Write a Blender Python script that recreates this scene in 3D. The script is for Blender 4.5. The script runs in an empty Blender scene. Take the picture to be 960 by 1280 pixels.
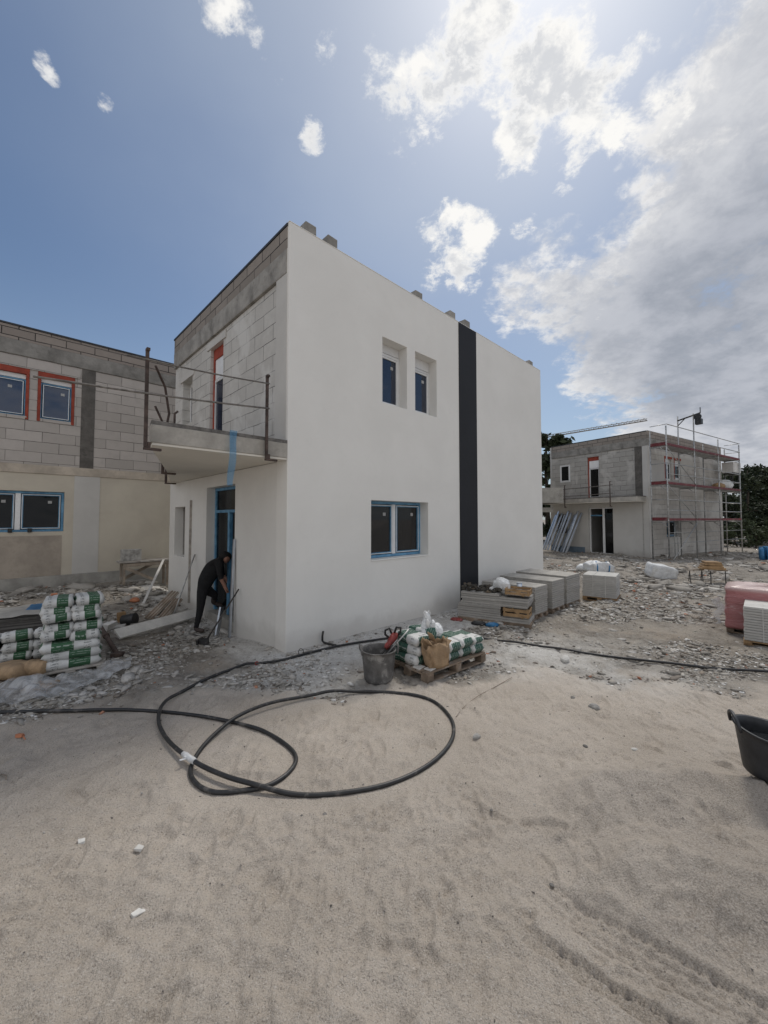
import bpy, bmesh, math, random
import numpy as np
from mathutils import Vector, Matrix
random.seed(7); RNG = np.random.default_rng(7)
S = bpy.context.scene
COL = S.collection
R = math.radians

# ------------------------------------------------------------------ camera
CZ = 1.9; FPX = 492.0; PITCH = R(2.2); CY = 629.7
cd = bpy.data.cameras.new('camera'); cam = bpy.data.objects.new('camera', cd); COL.objects.link(cam)
cam.location = (0, 0, CZ); cam.rotation_euler = (R(90) + PITCH, 0, 0)
cd.sensor_fit = 'VERTICAL'; cd.sensor_height = 36.0; cd.sensor_width = 27.0
cd.lens = 36.0 * FPX / 1280.0; cd.shift_y = -(640 - CY) / 1280.0
cd.clip_start = 0.05; cd.clip_end = 3000
S.camera = cam
S.render.engine = 'CYCLES'; S.cycles.max_bounces = 6; S.cycles.diffuse_bounces = 3; S.cycles.glossy_bounces = 3; S.cycles.transparent_max_bounces = 8; S.cycles.caustics_reflective = False; S.cycles.caustics_refractive = False

# ------------------------------------------------------------------ light
SUN_AZ = R(24); SUN_EL = R(58)
SKY_STRENGTH = 0.09; SUN_STRENGTH = 1.5; SUN_ANGLE = 10
S.view_settings.view_transform = 'Standard'; S.view_settings.look = 'None'
S.view_settings.exposure = 0.36; S.view_settings.gamma = 1.0
sd = Vector((math.sin(SUN_AZ) * math.cos(SUN_EL), math.cos(SUN_AZ) * math.cos(SUN_EL), math.sin(SUN_EL)))
sl = bpy.data.lights.new('sun', 'SUN'); sl.energy = SUN_STRENGTH; sl.angle = R(SUN_ANGLE); sl.color = (1, .95, .87)
so = bpy.data.objects.new('sun', sl); COL.objects.link(so)
so.rotation_euler = (-sd).to_track_quat('-Z', 'Y').to_euler()

def ray(px, py):
    x = (px - 480) / FPX; y = -(py - CY) / FPX
    return np.array([x, math.cos(PITCH) - y * math.sin(PITCH), math.sin(PITCH) + y * math.cos(PITCH)])

class NT:
    """small helper round a node tree"""
    def __init__(s, t): s.t = t; s.n = t.nodes; s.l = t.links
    def add(s, typ, **k):
        n = s.n.new(typ)
        for a, b in k.items(): setattr(n, a, b)
        return n
    def put(s, sock, v):
        if hasattr(v, 'is_output'): s.l.new(v, sock)
        else: sock.default_value = v
    def math(s, op, a, b=None, c=None, clamp=False):
        n = s.add('ShaderNodeMath', operation=op, use_clamp=clamp)
        s.put(n.inputs[0], a)
        if b is not None: s.put(n.inputs[1], b)
        if c is not None: s.put(n.inputs[2], c)
        return n.outputs[0]
    def vmath(s, op, a, b=None):
        n = s.add('ShaderNodeVectorMath', operation=op)
        s.put(n.inputs[0], a)
        if b is not None: s.put(n.inputs[1], b)
        return n.outputs['Value' if op in ('DISTANCE', 'DOT_PRODUCT', 'LENGTH') else 'Vector']
    def scale(s, a, f):
        n = s.add('ShaderNodeVectorMath', operation='SCALE'); s.put(n.inputs[0], a); s.put(n.inputs['Scale'], f); return n.outputs['Vector']
    def ramp(s, x, a, b, lo=0.0, hi=1.0, smooth=True):
        n = s.add('ShaderNodeMapRange', interpolation_type='SMOOTHSTEP' if smooth else 'LINEAR')
        s.put(n.inputs[0], x); n.inputs[1].default_value = a; n.inputs[2].default_value = b
        n.inputs[3].default_value = lo; n.inputs[4].default_value = hi
        return n.outputs[0]
    def mix(s, f, a, b, mode='MIX'):
        n = s.add('ShaderNodeMix', data_type='RGBA', blend_type=mode)
        s.put(n.inputs[0], f)
        for q, v in ((6, a), (7, b)):
            if hasattr(v, 'is_output'): s.l.new(v, n.inputs[q])
            else: n.inputs[q].default_value = (*v[:3], 1)
        return n.outputs[2]
    def noise(s, vec, scale, detail=4, rough=.55, dist=0.0, out=0):
        n = s.add('ShaderNodeTexNoise'); s.put(n.inputs['Vector'], vec)
        n.inputs['Scale'].default_value = scale; n.inputs['Detail'].default_value = detail
        n.inputs['Roughness'].default_value = rough; n.inputs['Distortion'].default_value = dist
        return n.outputs[out]

# sky: Nishita blue with broken cloud
W = bpy.data.worlds.new('World'); S.world = W; W.use_nodes = True
t = NT(W.node_tree); t.n.clear()
bg = t.add('ShaderNodeBackground'); wo = t.add('ShaderNodeOutputWorld'); t.l.new(bg.outputs[0], wo.inputs[0])
bg.inputs[1].default_value = SKY_STRENGTH
sk = t.add('ShaderNodeTexSky', sky_type='NISHITA'); sk.sun_disc = False
sk.sun_elevation = SUN_EL; sk.sun_rotation = SUN_AZ; sk.air_density = 1.0; sk.dust_density = 1.2; sk.ozone_density = 1.6
dv = t.add('ShaderNodeTexCoord').outputs['Generated']
nrm = t.vmath('NORMALIZE', dv)
sep = t.add('ShaderNodeSeparateXYZ'); t.l.new(nrm, sep.inputs[0])
den = t.math('ADD', t.math('MAXIMUM', sep.outputs[2], 0.0), 0.30)
cp = t.scale(nrm, t.math('DIVIDE', 1.0, den))               # flattens towards the horizon like a cloud deck
cp = t.vmath('ADD', cp, t.scale(t.vmath('SUBTRACT', t.noise(cp, 7.0, 3, .6, 0, 1), (.5, .5, .5)), .04))
n_big = t.noise(cp, 5.8, 9, .63)
n_lit = t.noise(t.vmath('ADD', cp, tuple(sd * .035)), 5.8, 9, .63)
n_fine = t.noise(cp, 22.0, 7, .68, .15)
n_soft = t.noise(cp, 2.6, 4, .55)
def blob_sum(blobs):
    tot = None
    for (px, py, rad, w) in blobs:
        d = ray(px, py); d = d / np.linalg.norm(d)
        e = ray(px + rad * .7, py); e = e / np.linalg.norm(e); e2 = ray(px, py + rad * .7); e2 = e2 / np.linalg.norm(e2)
        r = (np.linalg.norm(e - d) + np.linalg.norm(e2 - d)) / 1.4
        dist = t.vmath('DISTANCE', nrm, tuple(d))
        v = t.ramp(dist, r, r * .1, 0, w)
        tot = v if tot is None else t.math('ADD', tot, v)
    return tot
PUFFS = [(268, 0, 50, .6), (305, 18, 42, .6), (342, 68, 48, .62), (405, 68, 52, .62), (388, 170, 32, .72), (480, 95, 70, .55), (520, 145, 75, .6), (560, 95, 75, .55), (610, 40, 95, .8),
         (660, 110, 80, .8), (705, 60, 80, .85), (735, 130, 75, .85), (765, 175, 45, .6), (648, 195, 55, .85), (712, 212, 46, .85), (570, 268, 36, .7), (600, 285, 34, .6), (540, 290, 36, .6), (580, 315, 40, .75), (555, 340, 44, .75), (590, 345, 38, .6), (528, 352, 30, .5),
         (605, 290, 36, .5), (800, 62, 45, .5), (655, 282, 30, .5), (830, 140, 60, .35), (54, 80, 24, .34), (66, 98, 18, .36), (132, 130, 22, .36), (380, 372, 12, .35), (200, 372, 10, .3)]
BANK = [(940, 440, 270, 1.0), (780, 400, 140, .9), (672, 378, 85, .7), (850, 270, 140, .75), (960, 200, 190, .9), (985, 50, 150, .7), (860, 540, 130, .8),
        (725, 325, 70, .5), (960, 560, 190, .8), (630, 355, 55, .5), (745, 480, 70, .5), (690, 300, 60, .35), (800, 200, 90, .35), (860, 120, 110, .45), (1250, 350, 420, 1.1), (1400, 700, 500, .7), (1050, -150, 260, .8), (640, -130, 150, .5)]
nz = t.math('MULTIPLY', t.math('SUBTRACT', n_big, .5), 3.3)
nf = t.math('SUBTRACT', n_fine, .5)
pf = blob_sum(PUFFS)
puff = t.math('ADD', t.math('ADD', t.math('ADD', t.math('MULTIPLY', pf, 1.15), t.ramp(pf, 0, .25, -.45, 0)), nz), t.math('MULTIPLY', nf, 2.7))
# cloud behind and beside the camera too, so that the light is that of a half-covered sky
behind = t.ramp(sep.outputs[1], .12, -.45, 0, 1.0)
bf = t.math('ADD', blob_sum(BANK), behind)
bank = t.math('ADD', t.math('ADD', t.math('ADD', bf, t.ramp(bf, 0, .25, -.55, 0)), t.math('MULTIPLY', nz, .9)), t.math('MULTIPLY', nf, 1.3))
cover_p = t.ramp(puff, .30, 1.15); cover_b = t.ramp(bank, .16, 1.0)
lit = t.ramp(t.math('SUBTRACT', n_big, n_lit), -.07, .06)
glow = t.ramp(t.vmath('DISTANCE', nrm, tuple(sd)), 1.3, .1, 0, 1)
bright = t.mix(glow, (6.8, 6.85, 6.9), (9.0, 8.8, 8.4))
col_p = t.mix(t.math('MULTIPLY', t.ramp(puff, .7, 1.25), .8), bright, t.mix(lit, (5.2, 5.4, 5.8), (8.3, 8.2, 8.0)))
body = t.mix(t.ramp(n_big, .35, .68), (4.0, 4.2, 4.7), (6.0, 6.1, 6.35))
col_b = t.mix(t.ramp(bank, .55, 1.35), t.mix(lit, (5.6, 5.75, 6.1), t.mix(glow, (7.2, 7.2, 7.2), (8.6, 8.4, 8.1))), body)
dark = blob_sum([(960, 330, 220, 1.0), (820, 420, 160, .85), (900, 480, 160, .8), (960, 220, 120, .35), (720, 400, 80, .35), (930, 560, 110, .3)])
dark = t.math('MULTIPLY', dark, t.ramp(n_soft, .2, .75, .45, 1.1), clamp=True)
col_b = t.mix(dark, col_b, t.mix(t.ramp(n_big, .35, .65), (2.9, 3.15, 3.65), (4.1, 4.3, 4.8)))
haze = t.ramp(sep.outputs[2], .5, -.02, 0, .42)
sky = t.mix(haze, t.mix(1.0, sk.outputs[0], (.655, .71, .75), 'MULTIPLY'), (4.2, 5.15, 6.2))
veil = t.math('MULTIPLY', t.ramp(t.vmath('DISTANCE', nrm, tuple(sd)), 1.05, .2, 0, .42), t.ramp(n_soft, .25, .7, .6, 1))
sky = t.mix(veil, sky, (4.6, 5.2, 5.9))
sky = t.mix(cover_b, sky, col_b)
cover = cover_p; shade = col_p
t.l.new(t.mix(cover, sky, shade), bg.inputs[0])

# ------------------------------------------------------------------ materials
def new_mat(name):
    m = bpy.data.materials.new(name); m.use_nodes = True
    t = NT(m.node_tree); b = t.n['Principled BSDF']
    return m, t, b
def coord(t): return t.add('ShaderNodeTexCoord').outputs['Object']
def rnd(t): return t.add('ShaderNodeObjectInfo').outputs['Random']
def bump(t, b, h, strength=.3, dist=.01):
    n = t.add('ShaderNodeBump'); n.inputs['Strength'].default_value = strength; n.inputs['Distance'].default_value = dist
    t.l.new(h, n.inputs['Height']); t.l.new(n.outputs[0], b.inputs['Normal'])
def mat(name, c, rough=.8, var=.25, scale=6.0, c2=None, bs=.3, bscale=40, bdist=.01, metal=0.0, rv=.12, stain=None):
    """worn plain material: two tones of noise, a bump, a small tone change from object to object"""
    m, t, b = new_mat(name); o = coord(t)
    lo = tuple(x * (1 - var) for x in c); hi = c2 if c2 else tuple(min(1, x * (1 + var)) for x in c)
    k = t.mix(t.ramp(t.noise(o, scale, 6, .62), .3, .7), lo, hi)
    k = t.mix(t.ramp(t.noise(o, scale * 7, 4, .6), .45, .75, 0, .35), k, tuple(x * .75 for x in c))
    if stain: k = t.mix(t.ramp(t.noise(o, stain[1], 5, .65, .5), .54, .68, 0, stain[2]), k, stain[0])
    if rv: k = t.mix(1.0, k, t.mix(rnd(t), (1 - rv,) * 3, (1 + rv,) * 3), 'MULTIPLY')
    t.l.new(k, b.inputs['Base Color']); b.inputs['Roughness'].default_value = rough; b.inputs['Metallic'].default_value = metal
    if bs: bump(t, b, t.noise(o, bscale, 5, .6), bs, bdist)
    return m
def block_mat(name, axis, c1, c2, joint, bw=.6, bh=.25, off=(0, 0), jw=.008, patch=None):
    """block masonry laid in the wall's own plane"""
    m, t, b = new_mat(name); o = coord(t)
    sp = t.add('ShaderNodeSeparateXYZ'); t.l.new(o, sp.inputs[0])
    cb = t.add('ShaderNodeCombineXYZ')
    wob = t.math('MULTIPLY', t.math('SUBTRACT', t.noise(o, 3.0, 3), .5), .03)
    t.put(cb.inputs[0], t.math('ADD', sp.outputs[0 if axis == 'x' else 1], off[0]))
    t.put(cb.inputs[1], t.math('ADD', t.math('ADD', sp.outputs[2], off[1]), wob))
    br = t.add('ShaderNodeTexBrick'); t.l.new(cb.outputs[0], br.inputs['Vector'])
    br.inputs['Scale'].default_value = 1; br.inputs['Brick Width'].default_value = bw; br.inputs['Row Height'].default_value = bh
    br.inputs['Mortar Size'].default_value = jw; br.inputs['Mortar Smooth'].default_value = .3; br.inputs['Bias'].default_value = 0
    br.inputs['Color1'].default_value = (*c1, 1); br.inputs['Color2'].default_value = (*c2, 1)
    miss = t.ramp(t.noise(o, 2.2, 3, .6), .38, .58, .15, 1)
    base = t.mix(t.math('MULTIPLY', br.outputs['Fac'], miss), br.outputs['Color'], joint)
    base = t.mix(t.ramp(t.noise(o, 5, 6, .65), .4, .75, 0, .45), base, tuple(x * .72 for x in c1))
    if patch: base = t.mix(t.ramp(t.noise(o, patch[1], 5, .6, .4), .5, .6, 0, patch[2]), base, patch[0])
    t.l.new(base, b.inputs['Base Color']); b.inputs['Roughness'].default_value = .93
    h = t.math('ADD', t.math('MULTIPLY', t.math('SUBTRACT', 1, br.outputs['Fac']), 1.0), t.math('MULTIPLY', t.noise(o, 55, 5, .65), .35))
    bump(t, b, h, .7, .012)
    return m
def glass_mat(name, tint, alpha=.35, refl=.75):
    m, t, b = new_mat(name)
    b.inputs['Base Color'].default_value = (*tint, 1); b.inputs['Roughness'].default_value = .03; b.inputs['IOR'].default_value = 1.52
    b.inputs['Specular IOR Level'].default_value = refl
    tr = t.add('ShaderNodeBsdfTransparent'); tr.inputs[0].default_value = (.75, .8, .85, 1)
    mx = t.add('ShaderNodeMixShader'); mx.inputs[0].default_value = 1 - alpha
    t.l.new(tr.outputs[0], mx.inputs[1]); t.l.new(b.outputs[0], mx.inputs[2])
    t.l.new(mx.outputs[0], t.n['Material Output'].inputs[0])
    return m
M = {}
def plaster(name, c, lo, dirt, rough=.85):
    m, t, b = new_mat(name); o = coord(t)
    sp = t.add('ShaderNodeSeparateXYZ'); t.l.new(o, sp.inputs[0])
    k = t.mix(t.ramp(t.noise(o, .9, 6, .6, .3), .3, .72), lo, c)
    k = t.mix(t.ramp(t.noise(o, 7, 5, .7), .52, .8, 0, .30), k, tuple(x * .9 for x in lo))
    edge = t.math('ADD', sp.outputs[2], t.math('MULTIPLY', t.noise(o, 2.4, 5, .65), -.5))
    k = t.mix(t.ramp(edge, .12, -.2, 0, .55), k, dirt)                       # splashed dirt with a ragged top edge
    t.l.new(k, b.inputs['Base Color']); b.inputs['Roughness'].default_value = rough
    bump(t, b, t.math('ADD', t.noise(o, 3.2, 5, .6), t.math('MULTIPLY', t.noise(o, 60, 4, .7), .22)), .22, .02)
    return m
M['white_plaster'] = plaster('white_plaster', (.84, .82, .775), (.79, .77, .725), (.57, .54, .50))
M['cream_plaster'] = plaster('cream_plaster', (.63, .575, .47), (.53, .475, .39), (.38, .335, .28))
M['porch_plaster'] = plaster('porch_plaster', (.81, .79, .745), (.74, .72, .68), (.50, .475, .435))
M['grey_render'] = plaster('grey_render', (.50, .48, .45), (.43, .415, .39), (.33, .30, .27))
M['pale_render'] = plaster('pale_render', (.62, .60, .56), (.54, .52, .485), (.40, .37, .33))
M['dark_panel'] = mat('dark_panel', (.013, .0135, .017), .75, .15, 1.5, bs=.15, bscale=80, rv=0)
M['aircrete_y'] = block_mat('aircrete_y', 'y', (.60, .58, .54), (.53, .51, .475), (.27, .26, .245), .62, .25, (.1, .06), .0055, ((.66, .645, .61), .9, .85))
M['aircrete_x'] = block_mat('aircrete_x', 'x', (.54, .495, .455), (.43, .395, .36), (.29, .265, .24), .60, .235, (.2, .12), .0055)
M['brown_block_y'] = block_mat('brown_block_y', 'y', (.31, .27, .235), (.25, .22, .19), (.09, .08, .07), .55, .19, (0, .03), .01)
M['brown_block_x'] = block_mat('brown_block_x', 'x', (.35, .30, .26), (.28, .24, .21), (.09, .08, .07), .55, .175, (0, .02), .01)
M['raw_facade'] = block_mat('raw_facade', 'x', (.50, .47, .43), (.44, .415, .38), (.30, .28, .26), .62, .25, (.2, .12), .006, ((.56, .54, .50), .55, .9))
M['raw_side'] = block_mat('raw_side', 'y', (.43, .41, .38), (.37, .355, .325), (.26, .245, .225), .62, .25, (.2, .12), .007, ((.50, .48, .445), .8, .95))
M['concrete'] = mat('concrete', (.33, .315, .285), .92, .22, 2.5, stain=((.16, .15, .135), 1.6, .8), bscale=25, bdist=.02)
M['concrete_beam'] = mat('concrete_beam', (.29, .275, .25), .92, .25, 3, stain=((.15, .14, .125), 2.2, .8), bscale=20, bdist=.02)
M['dark_concrete'] = mat('dark_concrete', (.13, .12, .108), .95, .3, 3, stain=((.07, .065, .06), 3, .8), bs=.5, bscale=22, bdist=.02)
M['slab_edge'] = mat('slab_edge', (.38, .355, .315), .9, .2, 3, stain=((.24, .225, .20), 2.0, .8), bscale=25, bdist=.015)
M['rough_top'] = mat('rough_top', (.16, .15, .138), .95, .4, 9, bs=.7, bscale=18, bdist=.03)
M['bitumen'] = mat('bitumen', (.035, .037, .042), .6, .3, 5)
M['niche_board'] = mat('niche_board', (.22, .205, .185), .9, .2, 2)
M['membrane'] = mat('membrane', (.14, .19, .24), .7, .2, 3)
M['soffit'] = plaster('soffit', (.78, .74, .66), (.72, .68, .60), (.7, .66, .6))
M['red_board'] = mat('red_board', (.30, .05, .026), .75, .25, 5)
M['rust'] = mat('rust', (.075, .052, .043), .8, .45, 12, bs=.4, bscale=60)
M['steel_tube'] = mat('steel_tube', (.42, .42, .41), .45, .3, 9, metal=.6, stain=((.25, .23, .21), 7, .7))
M['weathered_tube'] = mat('weathered_tube', (.15, .135, .12), .7, .4, 10, stain=((.30, .28, .25), 6, .6))
M['dark_steel'] = mat('dark_steel', (.07, .065, .06), .6, .4, 12, metal=.4)
M['zinc'] = mat('zinc', (.58, .62, .68), .28, .1, 3, metal=.9, bs=.05)
M['blue_film'] = mat('blue_film', (.085, .25, .43), .45, .2, 6, c2=(.16, .36, .54), bs=.2, bscale=30)
M['white_pvc'] = mat('white_pvc', (.78, .78, .77), .35, .05, 3, bs=0)
M['grey_pvc'] = mat('grey_pvc', (.10, .10, .11), .4, .1, 3, bs=0)
M['glass_dark'] = glass_mat('glass_dark', (.006, .0065, .007), .42, .42)
M['glass_room'] = glass_mat('glass_room', (.05, .047, .045), .5, .55)
M['glass_blue'] = glass_mat('glass_blue', (.012, .022, .05), .12, 1.0)
M['glass_sky'] = glass_mat('glass_sky', (.016, .04, .10), .10, .9)
M['sticker'] = mat('sticker', (.40, .40, .39), .6, .05, 5, bs=0)
M['raw_wood'] = mat('raw_wood', (.33, .205, .10), .8, .3, 7, c2=(.42, .27, .14), bscale=30)
M['old_wood'] = mat('old_wood', (.30, .25, .20), .9, .35, 5, stain=((.45, .42, .38), 4, .6), bscale=30)
M['grey_wood'] = mat('grey_wood', (.36, .33, .295), .9, .28, 5, stain=((.52, .50, .47), 5, .6), bscale=30)
M['pale_wood'] = mat('pale_wood', (.56, .54, .50), .9, .12, 5, stain=((.44, .42, .39), 4, .6), bscale=30)
M['pallet_wood'] = mat('pallet_wood', (.22, .165, .12), .9, .35, 6, stain=((.36, .32, .28), 5, .7), bscale=30)
M['hose'] = mat('hose', (.018, .018, .019), .45, .3, 15, stain=((.17, .155, .14), 9, .45), bs=.15)
M['rubber'] = mat('rubber', (.026, .027, .030), .5, .3, 8, stain=((.11, .105, .10), 6, .45), bs=.25, bscale=30)
M['mortar_tub'] = mat('mortar_tub', (.115, .11, .105), .85, .35, 8, stain=((.30, .29, .275), 6, .8), bs=.5, bscale=30)
M['water_dark'] = mat('water_dark', (.02, .022, .024), .12, .2, 3, bs=.05)
M['kraft'] = mat('kraft', (.38, .26, .155), .85, .22, 8, bs=.8, bscale=14, bdist=.03)
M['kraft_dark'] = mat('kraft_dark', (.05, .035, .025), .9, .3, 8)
M['bag_white'] = mat('bag_white', (.72, .73, .73), .5, .12, 6, stain=((.5, .48, .44), 5, .5), bs=.8, bscale=12, bdist=.03)
M['film'] = None
M['red_tool'] = mat('red_tool', (.26, .045, .038), .6, .35, 12, stain=((.40, .37, .35), 12, .9))
M['black_plastic'] = mat('black_plastic', (.016, .016, .017), .5, .3, 8, stain=((.12, .11, .10), 9, .4))
M['clay'] = mat('clay', (.42, .17, .09), .9, .3, 9)
M['rock'] = mat('rock', (.36, .345, .32), .95, .35, 9, c2=(.50, .485, .455), bs=.8, bscale=14, bdist=.02)
M['rock_dark'] = mat('rock_dark', (.20, .19, .175), .95, .35, 12, bs=.8, bscale=20, bdist=.015)
M['chip'] = mat('chip', (.62, .605, .57), .9, .15, 15, bs=.5, bscale=40, bdist=.01)
M['bark'] = mat('bark', (.07, .055, .042), .95, .3, 8, bs=.8, bscale=18, bdist=.04)
M['crane_paint'] = mat('crane_paint', (.30, .29, .27), .6, .15, 2, bs=0)
M['red_deck'] = mat('red_deck', (.14, .022, .026), .65, .3, 5, stain=((.30, .22, .2), 4, .5))
M['block_pale'] = mat('block_pale', (.62, .60, .57), .9, .1, 6, bscale=30)
M['tarp_blue'] = mat('tarp_blue', (.03, .17, .36), .5, .25, 4, bs=.6, bscale=9, bdist=.04)
M['pink_wrap'] = None

def strata_mat(name, c1, c2, row, c_edge=None, vsc=1.0):
    """side of a stack of thin slabs: uneven horizontal layers"""
    m, t, b = new_mat(name); o = coord(t)
    mp = t.add('ShaderNodeMapping'); t.l.new(o, mp.inputs[0]); mp.inputs['Scale'].default_value = (.7, .7, 1 / row)
    n1 = t.noise(mp.outputs[0], 1.0, 3, .6)
    sp = t.add('ShaderNodeSeparateXYZ'); t.l.new(o, sp.inputs[0])
    saw = t.math('FRACT', t.math('DIVIDE', sp.outputs[2], row))
    gap = t.math('MULTIPLY', t.ramp(t.math('ABSOLUTE', t.math('SUBTRACT', saw, .5)), .36, .5), t.ramp(t.noise(o, 4, 3), .35, .6, .25, 1))
    k = t.mix(t.ramp(n1, .3, .7), c1, c2)
    k = t.mix(t.math('MULTIPLY', gap, .75), k, tuple(x * .35 for x in c1))
    k = t.mix(t.ramp(t.noise(o, 9, 5, .65), .5, .75, 0, .4), k, tuple(min(1, x * 1.35) for x in c2))
    t.l.new(k, b.inputs['Base Color']); b.inputs['Roughness'].default_value = .9
    bump(t, b, t.math('SUBTRACT', t.math('MULTIPLY', t.noise(o, 30, 4), .4), gap), .6, .012)
    return m
M['paver_side'] = strata_mat('paver_side', (.33, .315, .29), (.42, .40, .37), .04)
M['paver_side_light'] = strata_mat('paver_side_light', (.42, .41, .385), (.50, .485, .455), .04)
M['board_side'] = strata_mat('board_side', (.09, .085, .08), (.17, .16, .15), .045)
M['paver_top'] = mat('paver_top', (.44, .42, .385), .9, .15, 5, stain=((.33, .31, .28), 4, .6))
M['paver_top_light'] = mat('paver_top_light', (.55, .54, .51), .9, .12, 5, stain=((.42, .41, .38), 4, .5))
def _wrap():
    m, t, b = new_mat('pink_wrap'); o = coord(t)
    mp = t.add('ShaderNodeMapping'); t.l.new(o, mp.inputs[0]); mp.inputs['Scale'].default_value = (1.2, 1.2, 5)
    w = t.noise(mp.outputs[0], 2.2, 6, .65, 1.2)
    sp = t.add('ShaderNodeSeparateXYZ'); t.l.new(o, sp.inputs[0])
    k = t.mix(t.ramp(sp.outputs[2], .60, .70), (.42, .17, .17), (.62, .48, .45))       # brick below, film bunched over the top
    k = t.mix(t.ramp(w, .52, .66, 0, .55), k, (.58, .44, .43))
    t.l.new(k, b.inputs['Base Color']); b.inputs['Roughness'].default_value = .3
    bump(t, b, w, .8, .04)
    return m
M['pink_wrap'] = _wrap()
def _film():
    m, t, b = new_mat('film'); o = coord(t)
    n = t.noise(o, 5, 6, .65, 1.5)
    b.inputs['Base Color'].default_value = (.70, .71, .72, 1); b.inputs['Roughness'].default_value = .22
    bump(t, b, n, .7, .03)
    tr = t.add('ShaderNodeBsdfTransparent'); tr.inputs[0].default_value = (.9, .9, .9, 1)
    mx = t.add('ShaderNodeMixShader'); t.l.new(t.ramp(n, .35, .7, .22, .62), mx.inputs[0])
    t.l.new(tr.outputs[0], mx.inputs[1]); t.l.new(b.outputs[0], mx.inputs[2]); t.l.new(mx.outputs[0], t.n['Material Output'].inputs[0])
    return m
M['film'] = _film()
def _film_blue():
    m, t, b = new_mat('film_blue'); b.inputs['Base Color'].default_value = (.10, .30, .52, 1); b.inputs['Roughness'].default_value = .3
    tr = t.add('ShaderNodeBsdfTransparent'); tr.inputs[0].default_value = (.72, .86, .95, 1); mx = t.add('ShaderNodeMixShader'); mx.inputs[0].default_value = .42
    t.l.new(tr.outputs[0], mx.inputs[1]); t.l.new(b.outputs[0], mx.inputs[2]); t.l.new(mx.outputs[0], t.n['Material Output'].inputs[0]); return m
M['film_blue'] = _film_blue()
def _bag(name, green, end):
    """printed cement sack: a green block with pale lines on white paper"""
    m, t, b = new_mat(name); o = coord(t)
    sp = t.add('ShaderNodeSeparateXYZ'); t.l.new(o, sp.inputs[0]); x, y, z = sp.outputs
    def inside(v, a, c): return t.math('MULTIPLY', t.math('GREATER_THAN', v, a), t.math('LESS_THAN', v, c))
    ends = t.math('MULTIPLY', t.math('GREATER_THAN', t.math('ABSOLUTE', x), end), inside(y, -.11, .07))
    block = t.math('MAXIMUM', inside(x, -.03, .17), ends)
    stripe = t.math('GREATER_THAN', t.math('FRACT', t.math('MULTIPLY', t.math('ADD', t.math('MULTIPLY', y, .9), z), 26)), .80)
    broken = t.math('GREATER_THAN', t.noise(o, 34, 2), .46)
    k = t.mix(t.ramp(t.noise(o, 6, 5, .6), .3, .75), (.68, .68, .665), (.56, .56, .54))
    word = t.math('MULTIPLY', t.math('MULTIPLY', inside(x, -.19, -.12), t.math('GREATER_THAN', t.math('FRACT', t.math('MULTIPLY', z, 30)), .45)), t.math('GREATER_THAN', t.noise(o, 70, 1), .47))
    k = t.mix(t.math('MULTIPLY', word, .6), k, (.06, .07, .07))
    k = t.mix(block, k, t.mix(t.math('MULTIPLY', t.math('MULTIPLY', stripe, broken), .55), green, (.55, .6, .55)))
    k = t.mix(t.ramp(t.noise(o, 11, 6, .7), .58, .75, 0, .6), k, (.52, .50, .46))
    k = t.mix(1.0, k, t.mix(rnd(t), (.84, .84, .84), (1.08, 1.08, 1.08)), 'MULTIPLY')
    t.l.new(k, b.inputs['Base Color']); b.inputs['Roughness'].default_value = .6
    bump(t, b, t.noise(o, 16, 5, .6, .8), .6, .02)
    return m
M['bag_print'] = _bag('bag_print', (.034, .108, .05), .25)
M['bag_print_teal'] = _bag('bag_print_teal', (.026, .09, .062), .195)
def _leaf(name, a, b_):
    m, t, b = new_mat(name)
    g = t.add('ShaderNodeNewGeometry').outputs['Random Per Island']
    t.l.new(t.mix(g, a, b_), b.inputs['Base Color']); b.inputs['Roughness'].default_value = .7
    return m
M['leaf_dark'] = _leaf('leaf_dark', (.018, .028, .012), (.05, .066, .028))
M['leaf_mid'] = _leaf('leaf_mid', (.03, .048, .018), (.075, .095, .038))

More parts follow.
